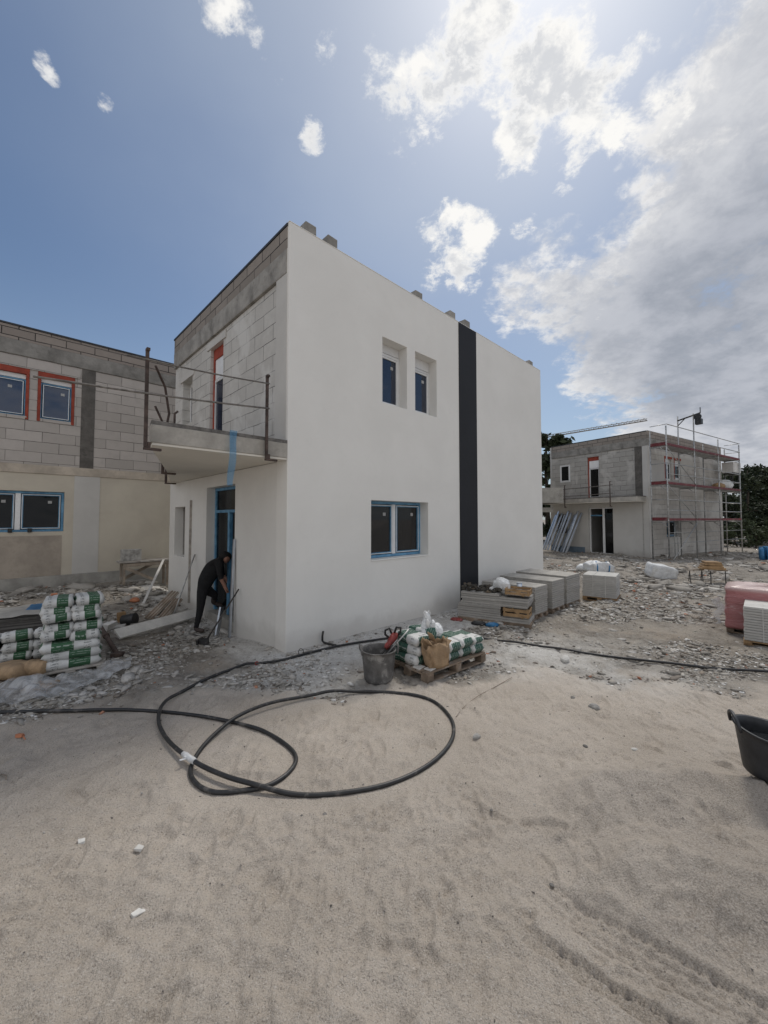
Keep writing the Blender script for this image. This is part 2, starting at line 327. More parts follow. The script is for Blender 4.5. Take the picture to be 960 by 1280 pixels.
# ------------------------------------------------------------------ mesh helpers
class MB:
    def __init__(s): s.v = []; s.f = []; s.m = []; s.sm = []
    def face(s, idx, mi=0, smooth=False): s.f.append(tuple(idx)); s.m.append(mi); s.sm.append(smooth)
    def raw(s, vs, fs, mi=0, smooth=False):
        o = len(s.v); s.v += [tuple(v) for v in vs]
        for f in fs: s.face([i + o for i in f], mi, smooth)
        return s
    def box(s, x0, y0, z0, x1, y1, z1, mi=0, jit=0.0):
        v = [(x, y, z) for z in (z0, z1) for y in (y0, y1) for x in (x0, x1)]
        if jit: v = [tuple(c + random.uniform(-jit, jit) for c in p) for p in v]
        return s.raw(v, [(0, 2, 3, 1), (4, 5, 7, 6), (0, 1, 5, 4), (2, 6, 7, 3), (0, 4, 6, 2), (1, 3, 7, 5)], mi)
    def beam(s, a, b, w, h, mi=0, up=(0, 0, 1)):
        """a rectangular bar from a to b, w wide and h high"""
        a = Vector(a); b = Vector(b); d = (b - a).normalized(); up = Vector(up)
        if abs(d.dot(up)) > .97: up = Vector((1, 0, 0))
        x = d.cross(up).normalized() * w / 2; y = x.cross(d).normalized() * h / 2
        v = [a - x - y, a + x - y, a + x + y, a - x + y, b - x - y, b + x - y, b + x + y, b - x + y]
        return s.raw(v, [(0, 1, 2, 3), (7, 6, 5, 4), (0, 4, 5, 1), (1, 5, 6, 2), (2, 6, 7, 3), (3, 7, 4, 0)], mi)
    def tube(s, pts, r, n=8, mi=0, closed=False, caps=True):
        pts = [Vector(p) for p in pts]; rr = r if isinstance(r, (list, tuple)) else [r] * len(pts)
        o = len(s.v); k = len(pts); prev = None
        for i, p in enumerate(pts):
            d = (pts[(i + 1) % k if closed else min(i + 1, k - 1)] - pts[(i - 1) % k if closed else max(i - 1, 0)])
            d = d.normalized() if d.length > 1e-9 else Vector((0, 0, 1))
            if prev is None: x = d.orthogonal().normalized()
            else:
                x = prev - d * prev.dot(d)
                x = x.normalized() if x.length > 1e-6 else d.orthogonal().normalized()
            prev = x; y = d.cross(x)
            for j in range(n):
                a = 2 * math.pi * j / n; s.v.append(tuple(p + (x * math.cos(a) + y * math.sin(a)) * rr[i]))
        for i in range(k if closed else k - 1):
            for j in range(n):
                a = o + i * n; b = o + ((i + 1) % k) * n
                s.face((a + j, a + (j + 1) % n, b + (j + 1) % n, b + j), mi, True)
        if caps and not closed:
            s.face([o + j for j in range(n)][::-1], mi); s.face([o + (k - 1) * n + j for j in range(n)], mi)
        return s
    def prism(s, poly, z0, z1, mi=0):
        n = len(poly); v = [(x, y, z0) for x, y in poly] + [(x, y, z1) for x, y in poly]
        f = [tuple(range(n))[::-1], tuple(range(n, 2 * n))] + [(i, (i + 1) % n, n + (i + 1) % n, n + i) for i in range(n)]
        return s.raw(v, f, mi)
    def wall(s, axis, a0, a1, z0, z1, d0, d1, holes, mi=0, mjamb=None):
        """a wall in the plane of axis ('x' or 'y') and z, from depth d0 to d1, with openings cut through it"""
        if mjamb is None: mjamb = mi
        A = sorted({a0, a1, *[h[0] for h in holes], *[h[1] for h in holes]}); Z = sorted({z0, z1, *[h[2] for h in holes], *[h[3] for h in holes]})
        A = [a for a in A if a0 <= a <= a1]; Z = [z for z in Z if z0 <= z <= z1]
        def solid(i, j):
            if not (0 <= i < len(A) - 1 and 0 <= j < len(Z) - 1): return False
            ca = (A[i] + A[i + 1]) / 2; cz = (Z[j] + Z[j + 1]) / 2
            return not any(h[0] < ca < h[1] and h[2] < cz < h[3] for h in holes)
        idx = {}
        def vid(i, j, k):
            if (i, j, k) not in idx:
                idx[i, j, k] = len(s.v); d = (d0, d1)[k]
                s.v.append((A[i], d, Z[j]) if axis == 'x' else (d, A[i], Z[j]))
            return idx[i, j, k]
        for i in range(len(A) - 1):
            for j in range(len(Z) - 1):
                if not solid(i, j): continue
                s.face((vid(i, j, 0), vid(i + 1, j, 0), vid(i + 1, j + 1, 0), vid(i, j + 1, 0)), mi)
                s.face((vid(i, j, 1), vid(i, j + 1, 1), vid(i + 1, j + 1, 1), vid(i + 1, j, 1)), mi)
                for (di, dj, p, q) in ((-1, 0, (i, j), (i, j + 1)), (1, 0, (i + 1, j), (i + 1, j + 1)), (0, -1, (i, j), (i + 1, j)), (0, 1, (i, j + 1), (i + 1, j + 1))):
                    if not solid(i + di, j + dj):
                        s.face((vid(*p, 0), vid(*p, 1), vid(*q, 1), vid(*q, 0)), mjamb)
        return s
    def build(s, name, mats, parent=None, bevel=0, smooth=False, loc=None, rz=0, recalc=True):
        me = bpy.data.meshes.new(name); me.from_pydata(s.v, [], s.f)
        for m in (mats if isinstance(mats, (list, tuple)) else [mats]): me.materials.append(M[m] if isinstance(m, str) else m)
        me.polygons.foreach_set('material_index', s.m)
        me.polygons.foreach_set('use_smooth', [True] * len(s.f) if smooth else s.sm)
        if recalc:
            bm = bmesh.new(); bm.from_mesh(me); bmesh.ops.recalc_face_normals(bm, faces=bm.faces); bm.to_mesh(me); bm.free()
        me.update()
        o = bpy.data.objects.new(name, me); COL.objects.link(o)
        if parent is not None: o.parent = parent
        if loc is not None: o.location = loc
        o.rotation_euler = (0, 0, rz)
        if bevel:
            b = o.modifiers.new('bevel', 'BEVEL'); b.width = bevel; b.segments = 2; b.limit_method = 'ANGLE'; b.angle_limit = R(40)
        return o
def tag(o, label=None, cat=None, group=None, kind=None):
    for k, v in (('label', label), ('category', cat), ('group', group), ('kind', kind)):
        if v: o[k] = v
    return o
def thing(name, label, cat, loc=(0, 0, 0), rz=0, group=None):
    o = bpy.data.objects.new(name, None); COL.objects.link(o); o.empty_display_size = .2
    o.location = loc; o.rotation_euler = (0, 0, rz)
    return tag(o, label, cat, group)
def dup(root, loc, rot, label=None):
    r = root.copy(); COL.objects.link(r); r.location = loc; r.rotation_euler = rot
    if label: r['label'] = label
    for ch in list(root.children):
        c = ch.copy(); COL.objects.link(c); c.parent = r
        for g in ch.children:
            d = g.copy(); COL.objects.link(d); d.parent = c
    return r

# value noise for the ground
def vnoise(x, y, seed):
    xi = np.floor(x).astype(np.int64); yi = np.floor(y).astype(np.int64); fx = x - xi; fy = y - yi
    fx = fx * fx * fx * (fx * (fx * 6 - 15) + 10); fy = fy * fy * fy * (fy * (fy * 6 - 15) + 10)
    def h(a, b):
        n = (a * 374761393 + b * 668265263 + seed * 974711) & 0x7fffffff
        n = ((n ^ (n >> 13)) * 1274126177) & 0x7fffffff
        return ((n ^ (n >> 16)) & 0xffff) / 65535.0
    return (h(xi, yi) * (1 - fx) + h(xi + 1, yi) * fx) * (1 - fy) + (h(xi, yi + 1) * (1 - fx) + h(xi + 1, yi + 1) * fx) * fy
def fbm(x, y, sc, seed, oct=4, g=.5):
    v = 0; a = 1; tot = 0
    for i in range(oct):
        v = v + a * (vnoise(x * sc + 17.3 * i, y * sc - 9.1 * i, seed + i) - .5); tot += a; a *= g; sc *= 2.03
    return v / tot
def ss(a, b, x): q = np.clip((x - a) / (b - a), 0, 1); return q * q * (3 - 2 * q)

AX, AY, ANG = -1.389, 5.632, R(44.25)
CU, SU = math.cos(ANG), math.sin(ANG)
def loc_uv(x, y): return (x - AX) * CU + (y - AY) * SU, -(x - AX) * SU + (y - AY) * CU
def house_pt(u, v, z=0): return (AX + u * CU - v * SU, AY + u * SU + v * CU, z)
BX = np.array([-9, -3.83, -3.09, -2.43, -1.64, -.52, .18, 1.27, 2.3, 2.98, 4.04, 9]); BY = np.array([3.7, 3.91, 4.0, 4.27, 4.48, 4.27, 4.45, 4.72, 5.1, 4.6, 4.2, 3.8])
def rubble_mask(x, y):
    yb = np.interp(x, BX, BY)
    return ss(-.22, .28, y - yb + 1.1 * fbm(x, y, 1.6, 40, 4, .6))
def dust_mask(x, y):
    u, v = loc_uv(x, y)
    a = ss(-1.35, -.75, v) * ss(-.9, -.1, u) * ss(4.6, 3.6, u) * 1.1
    b = np.exp(-(((x - 2.2) / 1.2) ** 2 + ((y - 5.7) / .75) ** 2)) * 1.0
    c = np.exp(-(((x + .95) / .9) ** 2 + ((y - 4.75) / .4) ** 2)) * .9
    d = np.exp(-(((x - 3.1) / .9) ** 2 + ((y - 4.7) / .35) ** 2)) * .55
    m = np.maximum.reduce([a, b, c, d])
    return np.clip(m + 1.5 * fbm(x, y, 2.6, 55, 5, .65) * (m > .05) * np.minimum(1, m * 2), 0, 1)
_fp = np.random.default_rng(3)
FOOT = [(_fp.uniform(-3.4, 3.4), _fp.uniform(1.3, 4.4), _fp.uniform(0, 6.3), _fp.uniform(.007, .016), _fp.uniform(.75, 1.1)) for _ in range(210)]
TRACKS = [((.76, 2.12), (1.50, 1.45), .10), ((.56, 1.95), (1.25, 1.33), .05)]
def smooth_path(P, per=9):
    P = [Vector(p) for p in P]; out = []
    for i in range(len(P) - 1):
        a, b, c, d = P[max(i - 1, 0)], P[i], P[i + 1], P[min(i + 2, len(P) - 1)]
        for k in range(per):
            t_ = k / per
            out.append(.5 * ((2 * b) + (c - a) * t_ + (2 * a - 5 * b + 4 * c - d) * t_ ** 2 + (3 * b - a - 3 * c + d) * t_ ** 3))
    return out + [P[-1]]
HOSE = [(-140, 900), (-60, 896), (0, 893), (80, 891), (160, 889), (222, 893), (275, 901), (325, 914), (358, 933), (370, 950), (360, 968), (335, 984), (300, 991), (268, 992), (247, 983), (238, 966),
        (247, 944), (268, 922), (300, 900), (345, 884), (400, 873), (455, 867), (505, 868), (540, 877), (562, 897), (567, 918), (556, 940), (528, 963), (485, 982), (430, 993), (375, 996), (325, 990), (275, 976),
        (236, 955), (209, 929), (198, 904), (206, 883), (232, 864), (268, 847), (306, 835), (345, 829), (390, 817), (425, 809), (460, 803), (510, 797), (560, 797), (600, 800), (660, 808), (720, 817), (790, 826), (860, 834), (930, 841), (1010, 848), (1100, 856)]
HX0, HY0, HC = -5.0, 2.2, .02
HGRID = np.zeros((260, 600))
def _press_hose():
    P = []
    for px, py in HOSE:
        d = ray(px, py); q = (.03 - CZ) / d[2]; P.append((d[0] * q, d[1] * q, 0))
    o = np.arange(-9, 10); OX, OY = np.meshgrid(o, o)
    for p in smooth_path(P, 40):
        a = int((p.x - HX0) / HC); b = int((p.y - HY0) / HC)
        if 10 < a < 589 and 10 < b < 249:
            g = ss(.17, .05, np.hypot(OX, OY) * HC); HGRID[b - 9:b + 10, a - 9:a + 10] = np.maximum(HGRID[b - 9:b + 10, a - 9:a + 10], g)
_press_hose()
def hose_near(x, y):
    a = ((x - HX0) / HC).astype(int); b = ((y - HY0) / HC).astype(int); ok = (a >= 0) & (a < 600) & (b >= 0) & (b < 260)
    return np.where(ok, HGRID[np.clip(b, 0, 259), np.clip(a, 0, 599)], 0)
def height(x, y):
    x = np.asarray(x, float); y = np.asarray(y, float)
    u, v = loc_uv(x, y)
    rb = rubble_mask(x, y)
    z = .34 * ss(3.4, 6.6, v) * ss(.4, -.3, u)
    z = z - .17 * np.exp(-(((u + .4) / 1.0) ** 2 + ((v - 2.1) / 1.0) ** 2))
    far = ss(9, 14, y); near = ss(40, 16, np.hypot(x, y))
    keep = 1 - .8 * ss(-1.0, -.2, v) * ss(-.6, 0.1, u)                                   # flatter at the foot of the facade
    z = z + rb * keep * near * (1 - .6 * hose_near(x, y)) * (.11 * fbm(x, y, .8, 1, 4) + .10 * fbm(x, y, 3.1, 5, 4) + .05 * fbm(x, y, 11, 9, 3))
    z = z + .45 * far * ss(60, 25, y) * fbm(x, y, .45, 12, 4)
    z = z + .22 * np.exp(-(((x - 9.5) / 3.2) ** 2 + ((y - 14.3) / 1.1) ** 2))
    s = (1 - rb) * (1 - .88 * hose_near(x, y))
    z = z + s * (.045 * fbm(x, y, 1.3, 21, 3) + .022 * fbm(x, y, 4.6, 25, 3) + .020 * fbm(x, y, 10.5, 31, 3, .65))
    z = z - s * .012 * ss(.06, .22, fbm(x + 3, y, 6.5, 81, 2)) - s * .010 * ss(.05, .2, fbm(x, y + 7, 13, 85, 2))
    tw = np.zeros_like(x)
    for (a, b, wd) in TRACKS:
        a = np.array(a); b = np.array(b); L = np.linalg.norm(b - a); tx, ty = (b - a) / L
        p = (x - a[0]) * tx + (y - a[1]) * ty; q = -(x - a[0]) * ty + (y - a[1]) * tx - .06 * (p / L) ** 2
        tw = np.maximum(tw, ss(-.1, .25, p) * ss(wd * 1.5, wd * 1.05, np.abs(q)))
    # churned by boots: sharp little crests between shallow dents
    wx = x + .10 * fbm(x, y, 3.0, 101, 2); wy = y + .10 * fbm(x, y, 3.0, 105, 2)
    rdg = lambda sc, sd_: (1 - np.abs(2 * vnoise(wx * sc, wy * sc, sd_) - 1)) ** 2.5
    churn = ss(-.12, .12, fbm(x, y, .8, 111, 3)) * .75 + .25
    z = z + s * churn * (1 - .85 * tw) * (.010 * rdg(4.2, 121) + .020 * rdg(8.5, 125) + .017 * rdg(17, 129)) * ss(12, 7, y)
    # heaped sand on the right with slumped ridges
    wob = .09 * fbm(x, y, 1.5, 141, 3)
    for (xa, ya, A_, x0) in (((.9, 1.12, 2.07, 2.5, 4), (2.60, 2.66, 2.78, 2.58, 2.2), .17, 1.0), ((.8, 1.01, 1.5, 1.9, 4), (2.02, 2.08, 2.20, 1.96, 1.3), .15, .85)):
        h2 = y - np.interp(x, xa, ya) - wob
        z = z + s * (1 - .8 * tw) * A_ * ss(x0, x0 + .55, x) * np.where(h2 > 0, np.exp(-h2 / .45), np.maximum(0, 1 + h2 / .30))
    z = z + s * .016 * np.abs(fbm(x + .4 * y, y * 2.2, 2.1, 71, 3)) * 2 * ss(3.6, 2.4, y) * ss(-.5, 1.0, x)
    feet = FOOT if x.size > 40 else [f for f in FOOT if abs(f[0] - float(x.flat[0])) < .35 and abs(f[1] - float(y.flat[0])) < .35] if x.size == 1 else FOOT
    for (fx, fy, a, dp, q) in feet:
        if x.size == 1: m = np.array([0])
        else: m = np.nonzero((np.abs(x - fx) < .3) & (np.abs(y - fy) < .3))[0]
        if not len(m): continue
        dx = x[m] - fx; dy = y[m] - fy
        p = dx * math.cos(a) + dy * math.sin(a); r_ = -dx * math.sin(a) + dy * math.cos(a)
        d = np.sqrt((p / (.14 * q)) ** 2 + (r_ / (.055 * q)) ** 2)
        z[m] = z[m] + s[m] * (1 - tw[m]) * (-dp * ss(1.06, .86, d) + dp * .6 * np.exp(-((d - 1.22) / .16) ** 2))
    for (a, b, wd) in TRACKS:
        a = np.array(a); b = np.array(b); L = np.linalg.norm(b - a); tx, ty = (b - a) / L
        p = (x - a[0]) * tx + (y - a[1]) * ty; q = -(x - a[0]) * ty + (y - a[1]) * tx
        q = q - .06 * (p / L) ** 2
        on = ss(-.1, .25, p) * ss(L + 1.5, L, p)
        prof = -.020 * ss(wd * 1.0, wd * .8, np.abs(q)) + .012 * np.exp(-((np.abs(q) - wd * 1.15) / .018) ** 2)
        rib = .009 * np.cos(q * 2 * np.pi / (wd * .5)) * ss(wd, wd * .85, np.abs(q)) + .0045 * np.sin(p * 130 + np.abs(q) * 60) * ss(wd, wd * .8, np.abs(q))
        z = z + s * on * (prof + rib)
    return z
def hz(x, y): return float(height(np.array([x]), np.array([y]))[0])
def at(px, py, dz=0.0):
    """the point of the ground seen at a place of the photograph"""
    d = ray(px, py); z = 0.0
    for _ in range(8):
        k = (z - CZ) / d[2]; x, y = d[0] * k, d[1] * k; z = .5 * z + .5 * hz(x, y)
    return Vector((x, y, hz(x, y) + dz))
def up_at(px, py, Y):
    d = ray(px, py); return Vector((d[0] * Y / d[1], Y, CZ + d[2] * Y / d[1]))

# ------------------------------------------------------------------ the ground
def make_ground():
    xs = list(np.arange(-3.6, 3.6, .0105))
    g = .012; x = 3.6; right = []
    while x < 700: right.append(x); g *= 1.035; x += g
    xs = np.array([-q for q in right[::-1]] + xs + right)
    ys = [-60, -30, -15, -8, -4, -2, -1, -.4, 0, .3, .6, .8]; y = .9; 
    while y < 14: ys.append(y); y *= 1.0062 if y < 3.0 else 1.009
    g = .13
    while y < 900: ys.append(y); g *= 1.06; y += g
    ys = np.array(ys); X, Y = np.meshgrid(xs, ys); x = X.ravel(); y = Y.ravel()
    z = height(x, y); nx, ny = len(xs), len(ys)
    me = bpy.data.meshes.new('ground'); me.vertices.add(nx * ny)
    me.vertices.foreach_set('co', np.stack([x, y, z], 1).astype(np.float32).ravel())
    i, j = np.meshgrid(np.arange(nx - 1), np.arange(ny - 1)); a = (j * nx + i).ravel()
    q = np.stack([a, a + 1, a + 1 + nx, a + nx], 1).astype(np.int32)
    me.loops.add(q.size); me.loops.foreach_set('vertex_index', q.ravel())
    me.polygons.add(len(q)); me.polygons.foreach_set('loop_start', np.arange(0, q.size, 4, dtype=np.int32))
    me.update(calc_edges=True); me.validate()
    me.polygons.foreach_set('use_smooth', np.ones(len(q), bool))
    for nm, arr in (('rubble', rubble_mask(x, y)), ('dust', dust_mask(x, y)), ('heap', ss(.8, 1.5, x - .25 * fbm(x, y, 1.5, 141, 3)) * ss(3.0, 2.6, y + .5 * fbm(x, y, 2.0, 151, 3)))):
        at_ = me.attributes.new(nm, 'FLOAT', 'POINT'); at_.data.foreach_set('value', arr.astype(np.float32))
    m, t, b = new_mat('ground'); o = coord(t)
    def A(n): q = t.add('ShaderNodeAttribute'); q.attribute_name = n; return q.outputs['Fac']
    sand = t.mix(t.ramp(t.noise(o, 1.1, 5, .6), .3, .7), (.50, .435, .365), (.60, .53, .455))
    sand = t.mix(t.ramp(t.noise(o, 5, 6, .7, .3), .5, .75, 0, .35), sand, (.37, .318, .265))
    sand = t.mix(t.ramp(t.noise(o, 118, 3, .7), .50, .66, 0, .75), sand, (.245, .212, .18))
    sand = t.mix(t.ramp(t.noise(o, 142, 3, .7), .53, .68, 0, .8), sand, (.70, .655, .60))
    sand = t.mix(t.math('MULTIPLY', A('heap'), t.ramp(t.noise(o, 3, 5, .65), .3, .7, .1, .55)), sand, t.mix(t.ramp(t.noise(o, 105, 3, .7), .40, .62), (.19, .165, .14), (.50, .45, .40)))  # darker over the heap: coarser grain, with slope shade painted into the colour
    n1 = t.noise(o, 1.4, 7, .68, .3); n2 = t.noise(o, 9, 6, .7); n3 = t.noise(o, 32, 5, .7)
    rub = t.mix(t.ramp(n1, .36, .66), (.21, .188, .162), (.42, .378, .325))
    rub = t.mix(t.ramp(n2, .42, .70, 0, .75), rub, (.44, .405, .36))
    rub = t.mix(t.ramp(n3, .54, .72, 0, .8), rub, (.13, .115, .10))
    rub = t.mix(t.ramp(t.noise(o, .7, 4, .6), .55, .7, 0, .5), rub, (.40, .33, .26))
    col = t.mix(t.math('ADD', A('rubble'), t.math('MULTIPLY', t.math('SUBTRACT', n2, .5), .8), clamp=True), sand, rub)
    dmask = t.math('MULTIPLY', A('dust'), t.ramp(n2, .26, .55, .45, 1))
    col = t.mix(t.math('MULTIPLY', dmask, .85), col, t.mix(t.ramp(n3, .3, .75), (.80, .785, .755), (.62, .60, .565)))
    t.l.new(col, b.inputs['Base Color']); b.inputs['Roughness'].default_value = .97; b.inputs['Specular IOR Level'].default_value = .15
    h = t.math('ADD', t.math('MULTIPLY', t.noise(o, 125, 4, .72), .8), t.math('ADD', t.math('MULTIPLY', t.noise(o, 40, 5, .7), .85), t.math('MULTIPLY', t.math('MULTIPLY', n3, A('rubble')), 2.2)))
    bump(t, b, h, .8, .026)
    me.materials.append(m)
    o = bpy.data.objects.new('ground', me); COL.objects.link(o)
    tag(o, 'pale sand in front merging into a stony building site floor', 'ground', kind='structure')
make_ground()

# ------------------------------------------------------------------ windows
def window(parent, axis, a0, a1, z0, z1, d, sign, frame='white_pvc', glass='glass_dark', sashes=1, film=None, fw=.055, shutter=0.0, stick=True, mull='white_pvc', slim=.045):
    """a window set at depth d in a wall of the given axis; sign = +1 when the room lies on the + side of d"""
    def bx(mb, p0, p1, q0, q1, e0, e1, mi=0):
        e0, e1 = d + sign * e0, d + sign * e1; e0, e1 = min(e0, e1), max(e0, e1)
        if axis == 'x': mb.box(p0, e0, q0, p1, e1, q1, mi)
        else: mb.box(e0, p0, q0, e1, p1, q1, mi)
    if shutter:
        s = MB(); bx(s, a0, a1, z1 - shutter, z1, .01, .12); s.build('shutter_box', 'white_pvc', parent, .004); z1 = z1 - shutter - .014
    f = MB(); bx(f, a0, a0 + fw, z0, z1, 0, .07); bx(f, a1 - fw, a1, z0, z1, 0, .07); bx(f, a0 + fw, a1 - fw, z0, z0 + fw, 0, .07); bx(f, a0 + fw, a1 - fw, z1 - fw, z1, 0, .07)
    fo = f.build('window_frame', film or frame, parent, .003)
    n = sashes; w = (a1 - a0 - 2 * fw) / n
    for i in range(n):
        p0 = a0 + fw + i * w; p1 = p0 + w; sw = slim
        if i: 
            m_ = MB(); bx(m_, p0 - .045, p0 + .045, z0 + fw, z1 - fw, -.006, .06); m_.build('mullion', mull, fo, .003); p0 += .045
        if i < n - 1: p1 -= .045
        s = MB(); e = -.012; gp_ = .013
        bx(s, p0 + gp_, p0 + sw, z0 + fw + gp_, z1 - fw - gp_, e, .05); bx(s, p1 - sw, p1 - gp_, z0 + fw + gp_, z1 - fw - gp_, e, .05)
        bx(s, p0 + sw, p1 - sw, z0 + fw + gp_, z0 + fw + sw, e, .05); bx(s, p0 + sw, p1 - sw, z1 - fw - sw, z1 - fw - gp_, e, .05)
        if film:   # white sash edge showing between strips of blue protective film
            for (c0, c1, g0, g1) in ((p0 + .016, p0 + .03, z0 + fw + .016, z1 - fw - .016), (p1 - .03, p1 - .016, z0 + fw + .016, z1 - fw - .016)): bx(s, c0, c1, g0, g1, e - .003, e, 1)
            for (g0, g1) in ((z0 + fw + .016, z0 + fw + .03), (z1 - fw - .03, z1 - fw - .016)): bx(s, p0 + .03, p1 - .03, g0, g1, e - .003, e, 1)
        so_ = s.build('sash', [film or frame, 'white_pvc'], fo, .003)
        g = MB(); bx(g, p0 + sw, p1 - sw, z0 + fw + sw, z1 - fw - sw, .012, .02); g.build('pane', glass, fo)
        if stick:
            k = MB(); c = p0 + (p1 - p0) * .66; bx(k, c, c + .07, z1 - fw - sw - .17, z1 - fw - sw - .11, .008, .0105); k.build('sticker', 'sticker', fo)
    return fo

# ------------------------------------------------------------------ houses
def guard_rail(origin, rz, label, pts_posts, rails, post_h, group):
    g = thing('guard_rail', label, 'guard rail', origin, rz, group)
    for (x, y, z0, z1, tl) in pts_posts:
        p = MB(); p.box(x - .017, y - .017, z0, x + .017, y + .017, z1)
        p.box(x - .018, y - .05, z1 - .02, x + .018, y + .02, z1 + .012)
        po = p.build('post', 'rust', g, .003)
        c = MB(); c.box(x - .02, y - .02, z0 - .03, x + .16, y + .02, z0 - .003); c.box(x + .02, y - .015, z0 - .001, x + .05, y + .015, z0 + .06); c.build('clamp', 'rust', po, .003)
    for (a, b, r) in rails:
        m = MB(); a = Vector(a); b = Vector(b); n = 9
        m.tube([a.lerp(b, i / n) + Vector((0, 0, -.018 * math.sin(math.pi * i / n))) for i in range(n + 1)], r, 8); m.build('rail', 'weathered_tube', g)
    return g

def build_house(name, label, origin, rz, L, finished):
    hs = thing(name, label, 'house', origin, rz)
    T = 6.28; D = 5.32
    if finished: W1 = [(1.903, 2.557, 3.985, 5.18), (2.79, 3.465, 3.995, 5.18)]; LW = (1.632, 3.172, 1.167, 2.223)
    else: W1 = [(1.80, 2.53, 3.9, 5.03), (2.88, 3.57, 4.0, 5.03)]; LW = (1.78, 3.28, .945, 1.82)
    # facade with its openings; rendered and painted on the finished house, patchy block on the other
    f = MB(); f.wall('x', 0, L, -.4, T, 0, .3, W1 + [LW])
    f.build('facade_wall', 'white_plaster' if finished else 'raw_facade', hs, .006)
    # rear and right walls
    b = MB(); b.box(.3, D, -.4, L, D + .3, T); b.build('rear_wall', 'pale_render', hs)
    b = MB(); b.box(L - .3, .301, -.4, L - .001, D - .001, T - .01); b.build('right_wall', 'white_plaster' if finished else 'grey_render', hs)
    fl = MB(); fl.box(.302, .302, 2.76, L - .302, D - .002, 3.0); fl.build('upper_floor', 'concrete', hs)
    fl = MB(); fl.box(.302, .302, -.3, L - .302, D - .002, .02); fl.build('ground_floor', 'concrete', hs)
    fl = MB(); fl.box(.302, .302, 5.6, L - .302, D - .002, 5.85); fl.build('roof_slab', 'concrete', hs)
    pw = MB(); pw.box(3.6, 2.6, .03, 3.72, D - .01, 2.75); pw.box(3.6, 2.2, 3.01, 3.72, D - .01, 5.59); pw.box(.31, 3.35, .03, 3.59, 3.45, 2.75); pw.build('partition_wall', 'grey_render', hs)
    # side wall, lower storey: plastered, with the porch door and a tall narrow niche
    DOOR = (1.745, 3.08, -.12, 2.515); NICHE = (4.34, 5.06, 1.052, 2.17)
    lw = MB(); lw.wall('y', .301, D + .12, -.4, 2.745, 0.0, .3, [DOOR, NICHE]); lw.build('side_wall_lower', 'porch_plaster' if finished else 'pale_render', hs, .005)
    nb = MB(); nb.box(.20, NICHE[0] - .05, NICHE[2] - .05, .29, NICHE[1] + .05, NICHE[3] + .05) if False else nb.box(.19, NICHE[0] + .001, NICHE[2] + .001, .28, NICHE[1] - .001, NICHE[3] - .001)
    nb.build('niche_back', 'dark_concrete' if False else 'niche_board', hs)
    # side wall, upper storey: bare block, ring beam and two courses of parapet block
    UD = (2.45, 3.1, 3.05, 5.33); UW = (4.13, 4.78, 4.05, 5.07)
    uw = MB(); uw.wall('y', .301, D, 3.033, 5.53, .035, .3, [UD, UW]); uw.build('side_wall_upper', 'aircrete_y' if finished else 'raw_side', hs, .006)
    cs = MB(); cs.box(-.006, .045 if finished else .26, 3.033, .034, .37 if finished else .6, 5.53, 0, .004); cs.build('corner_column', 'pale_render' if finished else 'dark_concrete', hs, .004)
    rb = MB(); rb.box(-.014, .06 if finished else -.013, 5.531, .29, D, 5.90); rb.build('ring_beam', 'concrete_beam', hs, .01)
    pb = MB(); pb.box(-.008, .05 if finished else -.0095, 5.901, .25, D, T - .045); pb.build('parapet', 'brown_block_y', hs, .008)
    if not finished:
        q = MB(); q.box(.0, -.0135, 5.56, L, -.001, 5.9); q.build('ring_beam', 'concrete_beam', hs, .004)
        q = MB(); q.box(.0, -.0092, 5.901, L, -.001, T); q.build('parapet', 'brown_block_x', hs, .004)
        q = MB(); q.box(-.025, -.025, -.3, .22, -.0005, 5.525); q.box(-.025, -.0005, -.3, -.0005, .25, 5.525); q.build('corner_column', 'pale_render', hs, .01)
    cap = MB(); cap.box(-.02, .04, T - .044, .27, D + .02, T - .003); cap.build('parapet_cap', 'bitumen', hs, .004)
    # balcony slab: wedge that narrows to nothing at the far end, white soffit below
    poly = [(-.003, -.001), (-1.735, .04), (-1.70, .25), (-.85, 2.70), (-.003, 5.35)]
    if not finished: poly = [(-.003, .10), (-.95, .12), (-.95, 5.3), (-.003, 5.3)]
    sb = MB(); sb.prism(poly, 2.775, 2.985); so_ = sb.build('balcony_slab', 'slab_edge', hs, .008)
    tb = MB(); tb.prism([(x * .995 - .001, y + .004) for x, y in poly], 2.986, 3.032); tb.build('balcony_screed', 'rough_top', so_)
    sf = MB(); sf.prism([(x * .985 - .003, y + .012 if y < 1 else y - .02) for x, y in poly], 2.748, 2.774); sf.build('soffit', 'soffit', so_)
    # upper door and window of the side wall
    u = MB(); u.box(.10, UD[0] + .002, 5.12, .29, UD[1] - .002, UD[3] - .002); u.box(.10, UD[1] - .06, 3.06, .27, UD[1] - .002, 5.119)
    u.build('insulation_strip', 'red_board', hs, .003)
    window(hs, 'y', UD[0] + .003, UD[1] - .065, 3.06, 5.118, .11, 1, 'white_pvc', 'glass_blue' if finished else 'glass_dark', 1, None, .035, .40, False, slim=.03)
    window(hs, 'y', UW[0] + .004, UW[1] - .004, UW[2] + .004, UW[3] - .004, .2 if finished else .03, 1, 'white_pvc', 'glass_dark', 1, None, .05 if finished else .045, 0, False)
    ln = MB(); ln.box(.012, UD[0] - .14, UD[3] + .002, .034, UD[1] + .14, UD[3] + .15); ln.build('lintel', 'pale_render' if finished else 'raw_side', hs, .004)
    ln = MB(); ln.box(.012, UW[0] - .12, UW[3] + .002, .034, UW[1] + .12, UW[3] + .13); ln.build('lintel', 'pale_render' if finished else 'raw_side', hs, .004)
    # windows of the facade
    g = 'glass_blue' if finished else 'glass_dark'
